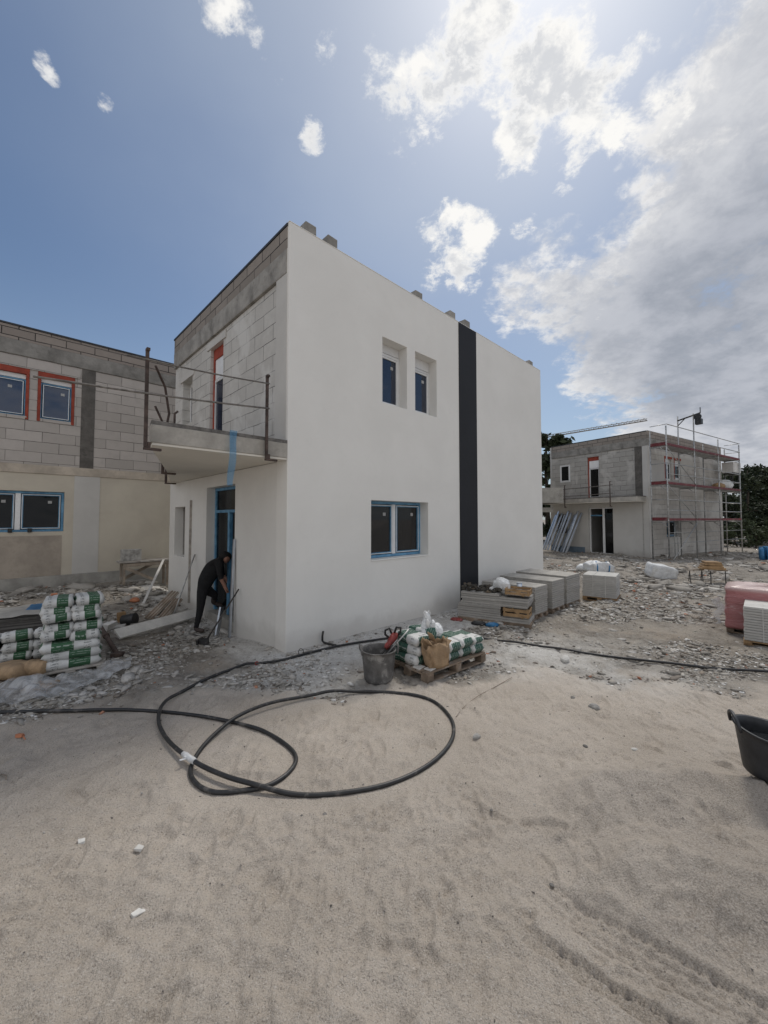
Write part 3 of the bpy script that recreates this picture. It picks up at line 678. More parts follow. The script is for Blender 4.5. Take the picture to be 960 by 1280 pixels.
    window(hs, 'x', W1[0][0] + .001, W1[0][1] - .001, W1[0][2] + .001, W1[0][3] - .001, .205 if finished else .07, 1, 'white_pvc', g, 1, None, .05, .16, True)
    window(hs, 'x', W1[1][0] + .001, W1[1][1] - .001, W1[1][2] + .001, W1[1][3] - .001, .195 if finished else .07, 1, 'white_pvc', g, 1, None, .05, .2, True)
    window(hs, 'x', LW[0] + .001, LW[1] - .001, LW[2] + .03, LW[3] - .001, .215, 1, 'white_pvc', 'glass_room' if finished else 'glass_dark', 2, 'blue_film', .05, 0, True)
    if not finished:
        for w_ in W1:
            q = MB(); q.box(w_[0] - .08, -.008, w_[3] + .001, w_[1] + .08, -.0005, w_[3] + .12); q.box(w_[0] - .07, -.008, w_[2], w_[0], -.0005, w_[3]); q.build('insulation_strip', 'red_board', hs)
        q = MB(); q.box(.05, -.02, 3.75, 1.7, -.0005, 4.85); q.build('grey_board', 'grey_render', hs)
    sl_ = MB(); sl_.box(LW[0] + .001, -.012, LW[2] + .001, LW[1] - .001, .214, LW[2] + .028); sl_.build('window_sill', 'white_plaster' if finished else 'concrete', hs, .005)
    # porch door
    if finished:
        fr = MB()
        for (y0, y1, z0, z1) in ((1.748, 1.80, .1, 2.51), (3.02, 3.075, .1, 2.51), (1.80, 3.02, 2.455, 2.51), (1.80, 3.02, 2.02, 2.075), (2.36, 2.44, .1, 2.02)):
            fr.box(.165, y0, z0, .235, y1, z1)
        fo = fr.build('door_frame', 'blue_film', hs, .004)
        gp = MB(); gp.box(.195, 1.80, 2.075, .203, 3.02, 2.455); gp.box(.195, 2.44, .15, .203, 3.02, 2.02); gp.build('pane', 'glass_dark', fo)
        lf = MB(); c, s_ = math.cos(R(60)), math.sin(R(60))
        for (p, q, z0, z1) in ((0, .09, .12, 2.01), (.48, .56, .12, 2.01), (.09, .48, .12, .22), (.09, .48, 1.93, 2.01), (.09, .48, 1.02, 1.09)):
            lf.beam((.24 + p * s_, 1.81 + p * c, (z0 + z1) / 2), (.24 + q * s_, 1.81 + q * c, (z0 + z1) / 2), .06, z1 - z0)
        lf.build('door_leaf', 'blue_film', hs, .004)
        th = MB(); th.box(.05, 1.75, -.1, .29, 3.07, .08); th.build('threshold', 'concrete', hs, .006)
        # dark panel on the facade, a hair proud of the plaster
        dp = MB(); dp.box(4.245, -.012, -.3, 4.945, -.002, T - .004); dp.build('dark_panel', 'dark_panel', hs, .002)
        st = MB(); st.box(-.004, -.005, T + .0005, L, .31, T + .012); st.build('coping', 'white_plaster', hs, .004)
    else:
        fr = MB()
        for (y0, y1, z0, z1) in ((1.748, 1.80, 0, 2.51), (3.02, 3.075, 0, 2.51), (1.80, 3.02, 2.455, 2.51), (2.24, 2.36, 0, 2.455), (1.8, 2.24, 0, .06), (2.36, 3.02, 0, .06)): fr.box(.12, y0, z0, .19, y1, z1)
        fo = fr.build('door_frame', 'white_pvc', hs, .004)
        gp = MB(); gp.box(.15, 1.80, .06, .158, 2.24, 2.455); gp.build('pane', 'glass_dark', fo)
        bb = MB(); bb.box(.13, 2.36, 2.05, .2, 3.02, 2.12); bb.build('door_rail', 'blue_film', fo)
        mt = MB(); mt.box(-.02, 3.3, -.2, -.004, D + .1, .32); mt.build('damp_membrane', 'membrane', hs)
    if finished:
        for (uc, w, zt) in ((.41, .20, 6.50), (.83, .20, 6.50), (2.98, .2, 6.47), (4.13, .19, 6.49), (4.70, .2, 6.50), (7.93, .24, 6.46)):
            c = MB(); c.box(uc - w / 2, .06, T - .3, uc + w / 2, .27, zt, 0, .008); c.build('column_stub', 'concrete_beam', hs, .012)
    return hs
build_house('white_house', 'new white two storey house with a black vertical stripe down its facade', (AX, AY, 0), ANG, 8.4, True)
FA = R(32); FX, FY = 13.0, 19.3
build_house('scaffolded_house', 'unfinished grey two storey house standing behind scaffolding on the right', (FX, FY, 0), FA, 9.2, False)
def far_pt(u, v, z=0): return Vector((FX + u * math.cos(FA) - v * math.sin(FA), FY + u * math.sin(FA) + v * math.cos(FA), z))

guard_rail((AX, AY, 0), ANG, 'rusty guard rail along the wedge balcony of the white house', [(-1.80, -.03, 2.70, 3.80, 0), (-.345, -.035, 2.73, 3.87, 0)],
           [((-2.0, -.045, 3.68), (-.32, -.055, 3.765), .010), ((-2.75, -.045, 3.25), (-.32, -.055, 3.42), .012)], 1.1, None)
g2 = guard_rail(tuple(far_pt(0, 0)), FA, 'low black guard rail on the balcony of the scaffolded house', [(-.97, 1.35, 2.55, 3.8, 0), (-.97, 3.85, 2.55, 3.77, 0)],
           [((-.99, 1.2, 3.62), (-.99, 5.2, 3.55), .02), ((-.99, 1.2, 3.2), (-.99, 5.2, 3.15), .02)], 1.1, None)
fs = MB(); n = 16
for i in range(n + 1):
    f = i / n; u = -.80 - .06 * f; w = .05 - .012 * f; y = -.02 - .05 * math.sin(min(1, f * 1.6) * math.pi / 2) + .012 * math.sin(f * 9)
    for sg in (-1, -.3, .3, 1): fs.v.append((u + sg * w, y + .010 * sg * math.sin(f * 7), 3.045 - .72 * f))
for i in range(n):
    for k in range(3): fs.face((4 * i + k, 4 * i + k + 1, 4 * i + k + 5, 4 * i + k + 4), 0, True)
tag(fs.build('film_strip', 'film_blue', None, loc=(AX, AY, 0), rz=ANG), 'pale blue strip of protective film hanging over the balcony edge above the door', 'film')
# bracket ends left under the balcony's outer edge
for (u, v, lab) in ((-.86, 2.66, 'rusty clamp under the balcony edge, nearer of the two left without a post'), (-.23, 4.78, 'rusty clamp under the balcony edge, the one farthest back by the left house')):
    c = MB(); c.box(-.03, -.03, -.03, .2, .03, 0); c.box(-.03, -.03, .001, .01, .03, .30)
    tag(c.build('railing_clamp', 'rust', None, .004, loc=house_pt(u - .04, v, 2.72), rz=ANG), lab, 'clamp', 'clamps under the balcony edge')
# bent reinforcing bars sticking out of the balcony
for k, (pts, lab) in enumerate([([(-1.45, .55, 3.0), (-1.42, .5, 3.25), (-1.5, .4, 3.55), (-1.66, .2, 3.72)], 'long bent reinforcing bar curving up to the left guard rail post'),
                  ([(-1.30, .8, 3.0), (-1.42, .8, 3.2), (-1.52, .75, 3.38)], 'short bent reinforcing bar leaning left on the balcony corner'),
                  ([(-1.24, .9, 3.0), (-1.24, .9, 3.36), (-1.2, .9, 3.4)], 'short upright reinforcing bar on the balcony corner')]):
    P = [Vector(p) for p in pts]; fine = []
    for i in range(len(P) - 1):
        for q in range(5): fine.append(P[i].lerp(P[i + 1], q / 5))
    m = MB(); m.tube(fine + [P[-1]], .014, 6); tag(m.build('rebar', 'rust', None, loc=(AX, AY, 0), rz=ANG), lab, 'rebar', 'bent bars on the balcony')

# block house on the left
def left_house():
    hs = thing('block_house', 'bare block house with red and blue framed windows on the left', 'house', house_pt(0, 6.8, 0), ANG)
    u0, u1 = -9.5, 1.5
    low = (-4.2, -1.872, 1.61, 2.52); w1 = (-3.5, -2.548, 4.12, 5.26); w2 = (-2.405, -1.742, 4.13, 5.26)
    m = MB(); m.wall('x', u0, u1, .6, 2.92, 0, .3, [low]); m.build('lower_wall', 'cream_plaster', hs, .005)
    m = MB(); m.box(u0, -.03, -.5, u1, .3, .599); m.build('plinth', 'concrete', hs, .01)
    m = MB(); m.box(u0, -.018, 2.921, u1, .3, 3.12); m.build('floor_band', mat('floor_band', (.47, .41, .335), .9, .2, 2, stain=((.34, .29, .24), 1.5, .7), bscale=20), hs, .01)
    m = MB(); m.wall('x', u0, u1, 3.121, 5.53, .01, .3, [w1, w2]); m.build('upper_wall', 'aircrete_x', hs, .006)
    m = MB(); m.box(u0, -.012, 5.531, u1, .3, 5.86); m.build('ring_beam', 'concrete_beam', hs, .01)
    m = MB(); m.box(u0, 0, 5.861, u1, .25, 6.17); m.build('parapet', 'brown_block_x', hs, .008)
    m = MB(); m.box(u0, -.02, 6.171, u1, .27, 6.21); m.build('parapet_cap', 'bitumen', hs, .004)
    m = MB(); m.box(-1.612, .002, 3.121, -1.342, .009, 5.53); m.build('concrete_column', 'dark_concrete', hs, .003)
    m = MB(); m.box(-1.70, -.008, .602, -1.2, -.0005, 2.92, 0, .003); m.build('pilaster', 'pale_render', hs, .003)
    m = MB(); m.box(-5, -.006, .602, -1.9, -.0005, 1.52, 0, .002); m.build('render_patch', mat('render_patch', (.40, .345, .285), .9, .16, 2, bscale=30), hs, .003)
    m = MB(); m.box(u0, .301, 2.8, u1, 4.5, 3.0); m.box(u0, .301, 5.6, u1, 4.5, 5.8); m.box(u0, .301, -.3, u1, 4.5, .6); m.build('floor_slab', 'concrete', hs)
    m = MB(); m.box(u0, 4.501, -.3, u1, 4.8, 6.2); m.box(u0 - .3, 0, -.3, u0 - .001, 4.8, 6.2); m.box(u1 + .001, 0, -.3, u1 + .3, 4.8, 6.2); m.build('rear_wall', 'grey_render', hs)
    for (a, b, z0, z1) in (w1, w2):
        s = MB(); s.box(a + .001, -.004, 5.135, b - .001, .16, z1 - .001); s.box(a + .001, -.004, 4.121, a + .055, .16, 5.134); s.box(b - .055, -.004, 4.121, b - .001, .16, 5.134)
        s.build('insulation_strip', 'red_board', hs, .003)
        window(hs, 'x', a + .056, b - .056, 4.19, 5.132, .05, 1, 'white_pvc', 'glass_sky', 1, 'blue_film', .022, .10, True, slim=.034)
        s = MB(); s.box(a + .03, .0, 4.121, b - .03, .25, 4.185, 0, .006); s.build('sill_blocks', 'aircrete_x', hs)
        ln = MB(); ln.box(a - .1, -.012, 5.262, b + .1, .009, 5.47, 0, .004); ln.build('lintel', 'aircrete_x', hs, .004)
    window(hs, 'x', low[0] + .002, low[1] - .002, low[2] + .002, low[3] - .002, .06, 1, 'white_pvc', 'glass_dark', 3, 'blue_film', .05, 0, True)
    for uc in (-2.46, -2.78):
        c = MB(); c.box(uc - .035, -.03, 1.60, uc + .035, .05, 1.69); c.build('sill_bracket', 'black_plastic', hs, .004)
left_house()

# bare concrete house far behind, seen in the gap right of the white house
def gap_house():
    p = up_at(640, 690, 21)
    hs = thing('concrete_house', 'bare concrete house with a projecting balcony slab in the gap between two houses', 'house', (p.x, p.y, 0), R(0))
    m = MB(); m.box(-4.5, 0, -.3, 1.1, 6, 6.0); m.build('wall', 'grey_render', hs, .01)
    m = MB(); m.box(1.101, -.8, 2.72, 2.42, 2.2, 3.5); m.build('balcony', 'concrete', hs, .01)
    m = MB(); m.box(1.101, -.3, 2.25, 2.1, -.05, 2.5); m.build('porch_beam', 'concrete', hs, .01)
gap_house()

# ------------------------------------------------------------------ scaffold on the right-hand house
def scaffold():
    sc = thing('scaffold', 'steel tube scaffold with red toe boards against the grey house', 'scaffold', tuple(far_pt(0, 0)), FA)
    US = [-.45, 2.57, 5.62, 8.72]; VI, VO = -.32, -1.0; LV = [1.80, 3.5, 5.32]
    for i, u in enumerate(US):
        for v in (VI, VO):
            top = 7.25 if (i == 1) else (6.25 if v == VO else 6.1)
            m = MB(); m.tube([(u, v, -.35), (u, v, top)], .031, 8); m.box(u - .07, v - .07, -.36, u + .07, v + .07, -.33)
            for zz in LV: m.tube([(u, v, zz - .02), (u, v, zz + .06)], .038, 8)
            m.build('standard', 'steel_tube', sc)
        for zz in LV:
            m = MB(); m.tube([(u, VI, zz - .05), (u, VO, zz - .05)], .022, 6); m.tube([(u, VO, zz - .3), (u, VO + .3, zz - .05)], .016, 6); m.build('transom', 'steel_tube', sc)
    for zz in LV:
        for i in range(3):
            d = MB()
            for k in range(2): d.box(US[i] + .02, VO + .04 + k * .31, zz, US[i + 1] - .02, VO + .34 + k * .31, zz + .05)
            do = d.build('deck', 'steel_tube', sc, .004)
            tb = MB(); tb.box(US[i] + .03, VO - .035, zz + .02, US[i + 1] - .03, VO - .008, zz + .13); tb.build('toe_board', 'red_deck', do, .003)
            for h in (.5, 1.0):
                r_ = MB(); r_.tube([(US[i], VO - .03, zz + h), (US[i + 1], VO - .03, zz + h)], .022, 6); r_.build('guard_tube', 'steel_tube', sc)
        e = MB(); e.box(US[0] - .06, VO + .02, zz + .02, US[0] - .035, VI - .03, zz + .17); e.build('toe_board', 'red_deck', sc)
        e = MB(); e.tube([(US[3], VO, zz + 1.0), (US[3], VI, zz + 1.0)], .017, 6); e.tube([(US[3], VO, zz + .5), (US[3], VI, zz + .5)], .017, 6); e.tube([(US[0], VO, zz + 1.0), (US[0], VI, zz + 1.0)], .017, 6); e.build('end_guard', 'steel_tube', sc)
    for (u0, z0, u1, z1) in ((-.45, 5.2, 2.57, 3.6), (-.45, 3.45, 2.57, 1.9), (2.57, 1.7, -.45, -.2)):
        m = MB(); m.tube([(u0, VO - .04, z0), (u1, VO - .04, z1)], .018, 6); m.build('brace', 'steel_tube', sc)
    for zz in (.75, 1.25):
        m = MB(); m.tube([(US[0], VO - .02, zz), (US[3] + .5, VO - .02, zz)], .014, 6); m.build('guard_tube', 'steel_tube', sc)
    m = MB(); m.tube([(1.6, VI - .1, -.2), (1.6, VI - .1, 1.8)], .016, 6); m.tube([(1.95, VI - .1, -.2), (1.95, VI - .1, 1.8)], .016, 6)
    for k in range(6): m.tube([(1.6, VI - .1, .05 + .3 * k), (1.95, VI - .1, .05 + .3 * k)], .012, 6)
    m.build('ladder', 'steel_tube', sc)
    # hoist arm over the top
    h = thing('hoist', 'small black hoist arm mounted on top of the scaffold', 'hoist', tuple(far_pt(2.57, 0, 7.0)), FA)
    m = MB(); m.tube([(0, VI + .01, .02), (0, VO - .3, .22)], .04, 8); m.tube([(0, VI, -.25), (0, VO + .35, .08)], .022, 6); m.build('arm', 'dark_steel', h)
    m = MB(); m.tube([(-.06, VO - .18, .05), (.06, VO - .18, .05)], .16, 12); m.box(-.12, VO - .36, -.35, .12, VO - .1, -.08); m.tube([(0, VO - .3, .2), (0, VO - .3, .5)], .02, 6); m.build('winch', 'black_plastic', h)
scaffold()
# things lying on the second scaffold level
def far_box(name, matn, u, v, z, su, sv, sz, label, cat, rz=0, bev=.02, group=None):
    m = MB(); m.box(-su / 2, -sv / 2, 0, su / 2, sv / 2, sz, 0, .01)
    return tag(m.build(name, matn, None, bev, loc=far_pt(u, v, z), rz=FA + rz), label, cat, group)
far_box('block_stack', 'block_pale', 8.6, -.66, 4.60, 1.1, .55, .62, 'pale block stack on a raised frame at the scaffold corner', 'blocks')
tr = MB()
for (a, b) in ((-.5, -.2), (.5, -.2), (-.5, .2), (.5, .2)): tr.tube([(a, b, 0), (a * .9, b * .9, 1.04)], .025, 6)
tr.box(-.55, -.25, 1.0, .55, .25, 1.045)
tag(tr.build('trestle', 'dark_steel', None, loc=far_pt(8.6, -.66, 3.552), rz=FA), 'dark steel trestle under the pale blocks on the scaffold', 'trestle')

def lump(mb, c, r, seed, sc=(1, 1, 1), rough=.35, sub=2, mi=0, smooth=True, flat=False):
    bm = bmesh.new(); bmesh.ops.create_icosphere(bm, subdivisions=sub, radius=1)
    rr = random.Random(seed); dirs = [Vector((rr.uniform(-1, 1), rr.uniform(-1, 1), rr.uniform(-1, 1))).normalized() for _ in range(9)]
    amp = [rr.uniform(-1, 1) for _ in dirs]
    vs = []
    for v in bm.verts:
        d = v.co.normalized(); k = 1 + rough * sum(a * max(0, d.dot(q)) ** 3 for a, q in zip(amp, dirs)) * .6 + rr.uniform(-.04, .04) * rough * (3.2 if sub >= 3 and rough > .55 else 2)
        p = d * k
        if flat: p = Vector((p.x, p.y, max(p.z, -.55)))
        vs.append((c[0] + p.x * r * sc[0], c[1] + p.y * r * sc[1], c[2] + p.z * r * sc[2]))
    fs = [tuple(v.index for v in f.verts) for f in bm.faces]; bm.free()
    mb.raw(vs, fs, mi, smooth and not (sub >= 3 and rough > .55))
    return mb
m = MB(); lump(m, (0, 0, .28), .42, 5, (1, .8, .8), .5)
tag(m.build('sack', 'bag_white', None, loc=far_pt(7.7, -.62, 3.56), rz=FA), 'grey plastic sack standing on the scaffold beside the pale blocks', 'sack')
m = MB(); lump(m, (0, 0, .18), .4, 8, (1.3, .7, .6), .5)
tag(m.build('debris_bundle', 'raw_wood', None, loc=far_pt(6.7, -.62, 3.56), rz=FA), 'brown bundle of offcuts heaped on the scaffold deck', 'bundle')

# bundle of zinc profiles leaning by the porch of the grey house
for k in range(9):
    v = 3.45 + k * .2; a = far_pt(-1.05 + .05 * (k % 3), v + .42, -.15); b = far_pt(-.06 - .03 * (k % 2), v, 2.25 + .12 * math.sin(k * 2.1))
    m = MB(); n = Vector((b - a)).normalized(); a0 = Vector((0, 0, 0)); b0 = b - a
    side = n.cross(Vector((0, 0, 1))).normalized(); w = .055
    m.beam(a0, b0, .11, .008, 0, up=tuple(side.cross(n)))
    for sg in (-1, 1): m.beam(a0 + side * w * sg - side.cross(n) * .022, b0 + side * w * sg - side.cross(n) * .022, .006, .05, 0, up=tuple(side.cross(n)))
    nth = ['first', 'second', 'third', 'fourth', 'fifth', 'sixth', 'seventh', 'eighth', 'ninth'][k]
    tag(m.build('metal_profile', 'zinc', None, loc=a), f'shiny metal profile leaning on the grey house, {nth} from the porch door', 'metal profile', 'metal profiles leaning on the grey house')

# ------------------------------------------------------------------ trees and crane beyond
def tree(name, label, x, y, h, cr, seed, leaf, group, n=5200, low=.12, tall=False):
    rr = random.Random(seed); tr = thing(name, label, 'tree', (x, y, hz(x, y) - .1), 0, group)
    m = MB(); pts = []; px = py = 0
    for i in range(8):
        pts.append((px, py, h * .95 * i / 7)); px += rr.uniform(-.12, .12); py += rr.uniform(-.12, .12)
    r0 = .028 * h
    m.tube(pts, [r0 * (1 - .12 * i) for i in range(8)], 8)
    tips = []
    for i in range(26 if tall else 20):
        z = h * rr.uniform(low + .05, .95); a = rr.uniform(0, 6.283); L = cr * (rr.uniform(.55, 1.0)) * (1 - .6 * (max(0, z / h - .5)) * (1.6 if tall else 1))
        st = Vector((pts[min(7, int(z / h * 7))][0], pts[min(7, int(z / h * 7))][1], z)); e = st + Vector((math.cos(a) * L, math.sin(a) * L, L * rr.uniform(.05, .45)))
        m.tube([st, st.lerp(e, .5) + Vector((0, 0, -.06 * L)), e], [r0 * .3, r0 * .18, r0 * .06], 5); tips.append((st, e, L))
    m.build('trunk', 'bark', tr)
    vs = []; fs = []
    per = n // len(tips)
    for (st, e, L) in tips:
        for _ in range(per):
            f = rr.betavariate(3, 1.3); c = st.lerp(e, f) + Vector((rr.gauss(0, .17), rr.gauss(0, .17), rr.gauss(.02, .13))) * L * .75
            s_ = rr.uniform(.05, .12) * (h / 7) ** (1.4 if tall else .5)
            ax = Vector((rr.gauss(0, 1), rr.gauss(0, 1), rr.gauss(0, .7))).normalized(); b = ax.orthogonal().normalized()
            b = (b * math.cos(q := rr.uniform(0, 6)) + ax.cross(b) * math.sin(q))
            o = len(vs); vs += [c - ax * s_ * 1.7, c + b * s_ * .8, c + ax * s_ * 1.7, c - b * s_ * .8]; fs.append((o, o + 1, o + 2, o + 3))
    me = bpy.data.meshes.new('crown'); me.from_pydata([tuple(v) for v in vs], [], fs); me.materials.append(M[leaf])
    c = bpy.data.objects.new('crown', me); COL.objects.link(c); c.parent = tr
    return tr
p = up_at(686, 650, 34); tree('pine_tree', 'tall dark tree rising in the gap between the white and grey houses', p.x, p.y, 9.8, 2.5, 3, 'leaf_dark', 'dark trees behind the site', 17000, .02, True)
for i, (px, Y, h, cr, lab) in enumerate([(908, 33, 6.3, 2.3, 'dark bushy tree directly behind the scaffold end'), (938, 30, 6.0, 2.2, 'dark tree just right of the scaffold, near the blocks on its corner'),
        (962, 33, 6.4, 2.6, 'dark tree cut by the right edge of the photo above the blue bundle'), (1000, 31, 6.0, 2.6, 'dark tree standing outermost at the right edge'), (925, 38, 7.2, 2.6, 'taller dark tree behind the first row right of the scaffold'), (985, 40, 7.4, 3.0, 'taller dark tree at the rear of the right-hand clump')]):
    p = up_at(px, 660, Y); tree('pine_tree', lab, p.x, p.y, h, cr, 20 + i, 'leaf_dark', 'dark trees behind the site', 7500, .02)
for i, (px, Y, lab) in enumerate([(922, 27, 'low green bush behind the scaffold foot'), (945, 26.5, 'low green bush left of the blue bundle'), (980, 27, 'low green bush at the right edge behind the blue bundle')]):
    p = up_at(px, 680, Y); tree('bush', lab, p.x, p.y, 1.7, 1.3, 60 + i, 'leaf_mid', 'bushes at the foot of the trees', 2600, .0)

def crane():
    a = Vector((52.4 - 9.5, 120 + 10.5, 0)); e = Vector((68.5, 101.6, 27.5)); J = Vector((a.x, a.y, 27.2))
    cr = thing('tower_crane', 'thin grey lattice crane jib against the clouds above the grey house', 'crane', tuple(a))
    m = MB()
    for sx in (-.6, .6):
        for sy in (-.6, .6): m.tube([(sx, sy, 0), (sx, sy, 27)], .09, 5)
    for k in range(18):
        z = k * 1.5; s = 1 if k % 2 else -1
        m.tube([(-.6 * s, -.6, z), (.6 * s, -.6, z + 1.5)], .05, 4); m.tube([(-.6 * s, .6, z), (.6 * s, .6, z + 1.5)], .05, 4); m.tube([(-.6, -.6 * s, z), (-.6, .6 * s, z + 1.5)], .05, 4); m.tube([(.6, -.6 * s, z), (.6, .6 * s, z + 1.5)], .05, 4)
    m.build('mast', 'crane_paint', cr)
    d = e - J; n = d.normalized(); sd_ = n.cross(Vector((0, 0, 1))).normalized()
    j = MB(); o = Vector((0, 0, 27.2))
    ch = [(sd_ * .5, 0), (sd_ * -.5, 0), (Vector((0, 0, .75)), 1)]
    for c, _ in ch: j.tube([o + c, o + d + c * .6], .10, 5)
    K = 30
    for k in range(K):
        f0 = k / K; f1 = (k + .5) / K; f2 = (k + 1) / K
        for sg in (.5, -.5):
            j.tube([o + d * f0 + sd_ * sg, o + d * f1 + Vector((0, 0, .75))], .035, 4); j.tube([o + d * f1 + Vector((0, 0, .75)), o + d * f2 + sd_ * sg], .035, 4)
    j.build('jib', 'crane_paint', cr)
    c = MB(); b = -n * 7
    c.tube([o, o + b], .12, 5); c.box(b.x - .8, b.y - .8, 26.0, b.x + .8, b.y + .8, 27.3); c.build('counter_jib', 'crane_paint', cr)
    c = MB(); c.box(-.9, -.9, 25.4, .9, .9, 27.0); c.build('cab', 'crane_paint', cr)
crane()
#@@OBJECTS@@
# ------------------------------------------------------------------ loose stone
def rock_batch(name, matn, pts, sizes, label, cat, flat=.5, seed=1, sub=1):
    bm = bmesh.new(); bmesh.ops.create_icosphere(bm, subdivisions=sub, radius=1)
    bv = np.array([v.co[:] for v in bm.verts]); bf = np.array([[v.index for v in f.verts] for f in bm.faces]); bm.free()
    rg = np.random.default_rng(seed); n = len(pts); k = len(bv)
    V = bv[None] * (1 + rg.uniform(-.5, .42, (n, k, 1)))
    V *= np.stack([rg.uniform(.8, 1.9, n), rg.uniform(.5, 1.1, n), rg.uniform(.3, .85, n) * (flat / .5)], 1)[:, None]
    a = rg.uniform(0, 6.283, n); b = rg.normal(0, .3, n)
    ca, sa, cb, sb = np.cos(a), np.sin(a), np.cos(b), np.sin(b)
    Y = V[..., 1] * cb[:, None] - V[..., 2] * sb[:, None]; Z = V[..., 1] * sb[:, None] + V[..., 2] * cb[:, None]; X = V[..., 0]
    V = np.stack([X * ca[:, None] - Y * sa[:, None], X * sa[:, None] + Y * ca[:, None], Z], -1) * sizes[:, None, None]
    V += pts[:, None]; V[..., 2] += (sizes * .12)[:, None]
    F = (bf[None] + (np.arange(n) * k)[:, None, None]).reshape(-1, 3).astype(np.int32)
    me = bpy.data.meshes.new(name); me.vertices.add(n * k); me.vertices.foreach_set('co', V.reshape(-1).astype(np.float32))
    me.loops.add(F.size); me.loops.foreach_set('vertex_index', F.ravel()); me.polygons.add(len(F)); me.polygons.foreach_set('loop_start', np.arange(0, F.size, 3, dtype=np.int32))
    me.update(calc_edges=True); me.validate(); me.materials.append(matn)
    o = bpy.data.objects.new(name, me); COL.objects.link(o); tag(o, label, cat, kind='stuff')
    return o
def island_mat(name, a, b_, c):
    m, t, b = new_mat(name); o = coord(t); g = t.add('ShaderNodeNewGeometry').outputs['Random Per Island']
    k = t.mix(t.ramp(g, 0, .6, smooth=False), a, b_); k = t.mix(t.ramp(g, .72, 1, smooth=False), k, c)
    k = t.mix(t.ramp(t.noise(o, 30, 4, .65), .4, .75, 0, .4), k, tuple(q * .65 for q in a))
    t.l.new(k, b.inputs['Base Color']); b.inputs['Roughness'].default_value = .95
    bump(t, b, t.noise(o, 60, 4, .65), .5, .008)
    return m
def free_spot(x, y):
    u, v = loc_uv(x, y); ok = ~((u > -.03) & (u < 8.45) & (v > -.03) & (v < 5.6)) & ~((v > 6.74) & (u < 1.6))
    U = (x - FX) * math.cos(FA) + (y - FY) * math.sin(FA); Vv = -(x - FX) * math.sin(FA) + (y - FY) * math.cos(FA)
    return ok & ~((U > -.05) & (U < 9.3) & (Vv > -.05) & (Vv < 5.6))
def scatter(n, smin, smax, pw, seed, ymin=3.7, ymax=26, clump=.25, thr=None, region=None):
    rg = np.random.default_rng(seed); y = ymin * (ymax / ymin) ** (rg.uniform(0, 1, n) ** 1.15); x = rg.uniform(-1.02, 1.02, n) * y
    p = rubble_mask(x, y) ** 1.5 * np.clip(.42 + 5.0 * fbm(x, y, .9, 90, 4) + 2.2 * fbm(x, y, 3.1, 91 + seed, 3), .03, 1)
    p = np.where((dust_mask(x, y) > .6) & (seed in (1, 3)), p * .12, p)
    if region is not None: p = p * region(x, y)
    k = (rg.uniform(0, 1, n) < p) & free_spot(x, y); x, y = x[k], y[k]
    s = smin * (1 - rg.uniform(0, 1, len(x)) * (1 - (smin / smax) ** pw)) ** (-1 / pw)
    s = s * np.clip(y / 7, .8, 1.7)
    return np.stack([x, y, height(x, y)], 1), s
GREY = island_mat('rubble_grey', (.26, .24, .212), (.39, .362, .322), (.55, .52, .475))
PALE = island_mat('rubble_pale', (.52, .50, .47), (.68, .665, .64), (.76, .75, .73))
DARK = island_mat('rubble_dark', (.12, .105, .09), (.22, .19, .16), (.30, .25, .20))
SHARD = island_mat('rubble_shard', (.30, .28, .25), (.44, .415, .38), (.60, .575, .54))
RED = island_mat('rubble_clay', (.34, .13, .075), (.44, .20, .12), (.50, .27, .18))
p_, s_ = scatter(100000, .010, .075, 2.3, 1); rock_batch('rubble', GREY, p_, s_, 'grey broken stone scattered over the building site floor', 'rubble', .27, 1)
p_, s_ = scatter(34000, .008, .05, 2.1, 2); rock_batch('plaster_rubble', PALE, p_, s_, 'whitish plaster crumbs scattered among the stones', 'rubble', .27, 2)
p_, s_ = scatter(34000, .011, .075, 2.2, 3); rock_batch('earth_clods', DARK, p_, s_, 'dark earth clods and wood splinters among the stones', 'clods', .25, 3)
p_, s_ = scatter(900, .012, .045, 1.6, 4); rock_batch('brick_crumbs', RED, p_, s_, 'small red brick crumbs among the grey stones', 'crumbs', .5, 4)
nearwall = lambda x, y: ss(-3.2, -5.0, x) * ss(6.0, 7.0, y) + .8 * ss(7.0, 8.0, x) * ss(9.5, 11, y)
p_, s_ = scatter(5200, .04, .17, 1.5, 5, 5.5, 22, region=nearwall); rock_batch('rubble_heap', GREY, p_, s_ * .85, 'heap of coarse stone lying in front of the houses', 'rubble', .36, 5, 2)
leftzone = lambda x, y: ss(-.4, -1.6, x) * ss(9, 6.5, y) * .9 + ss(1.0, 2.5, x) * ss(5.2, 6.2, y) * ss(11, 8, y) * .5
p_, s_ = scatter(16000, .022, .085, 1.9, 7, 4.0, 11, region=leftzone); rock_batch('stone_shards', SHARD, p_, s_, 'flat pale stone shards covering the ground around the white house', 'rubble', .24, 7)
foot = lambda x, y: np.exp(-((loc_uv(x, y)[1] + .2) / .28) ** 2) * ss(-.3, 0, loc_uv(x, y)[0])
p_, s_ = scatter(9000, .006, .03, 1.8, 6, 5.3, 12, region=foot); rock_batch('plaster_crumbs', PALE, p_, s_, 'white plaster crumbs along the foot of the white facade', 'rubble', .5, 6)
rg = np.random.default_rng(11); n = 420; y = 1.2 * (4.4 / 1.2) ** rg.uniform(0, 1, n); x = rg.uniform(-1, 1, n) * y
k = rubble_mask(x, y) < .4; x, y = x[k], y[k]; rock_batch('pebbles', island_mat('pebble_tone', (.10, .09, .08), (.35, .32, .29), (.66, .63, .6)), np.stack([x, y, height(x, y)], 1), rg.uniform(.002, .0075, len(x)) * np.clip(y / 2.6, .6, 1.5), 'tiny pebbles strewn over the sand', 'pebbles', .6, 12)

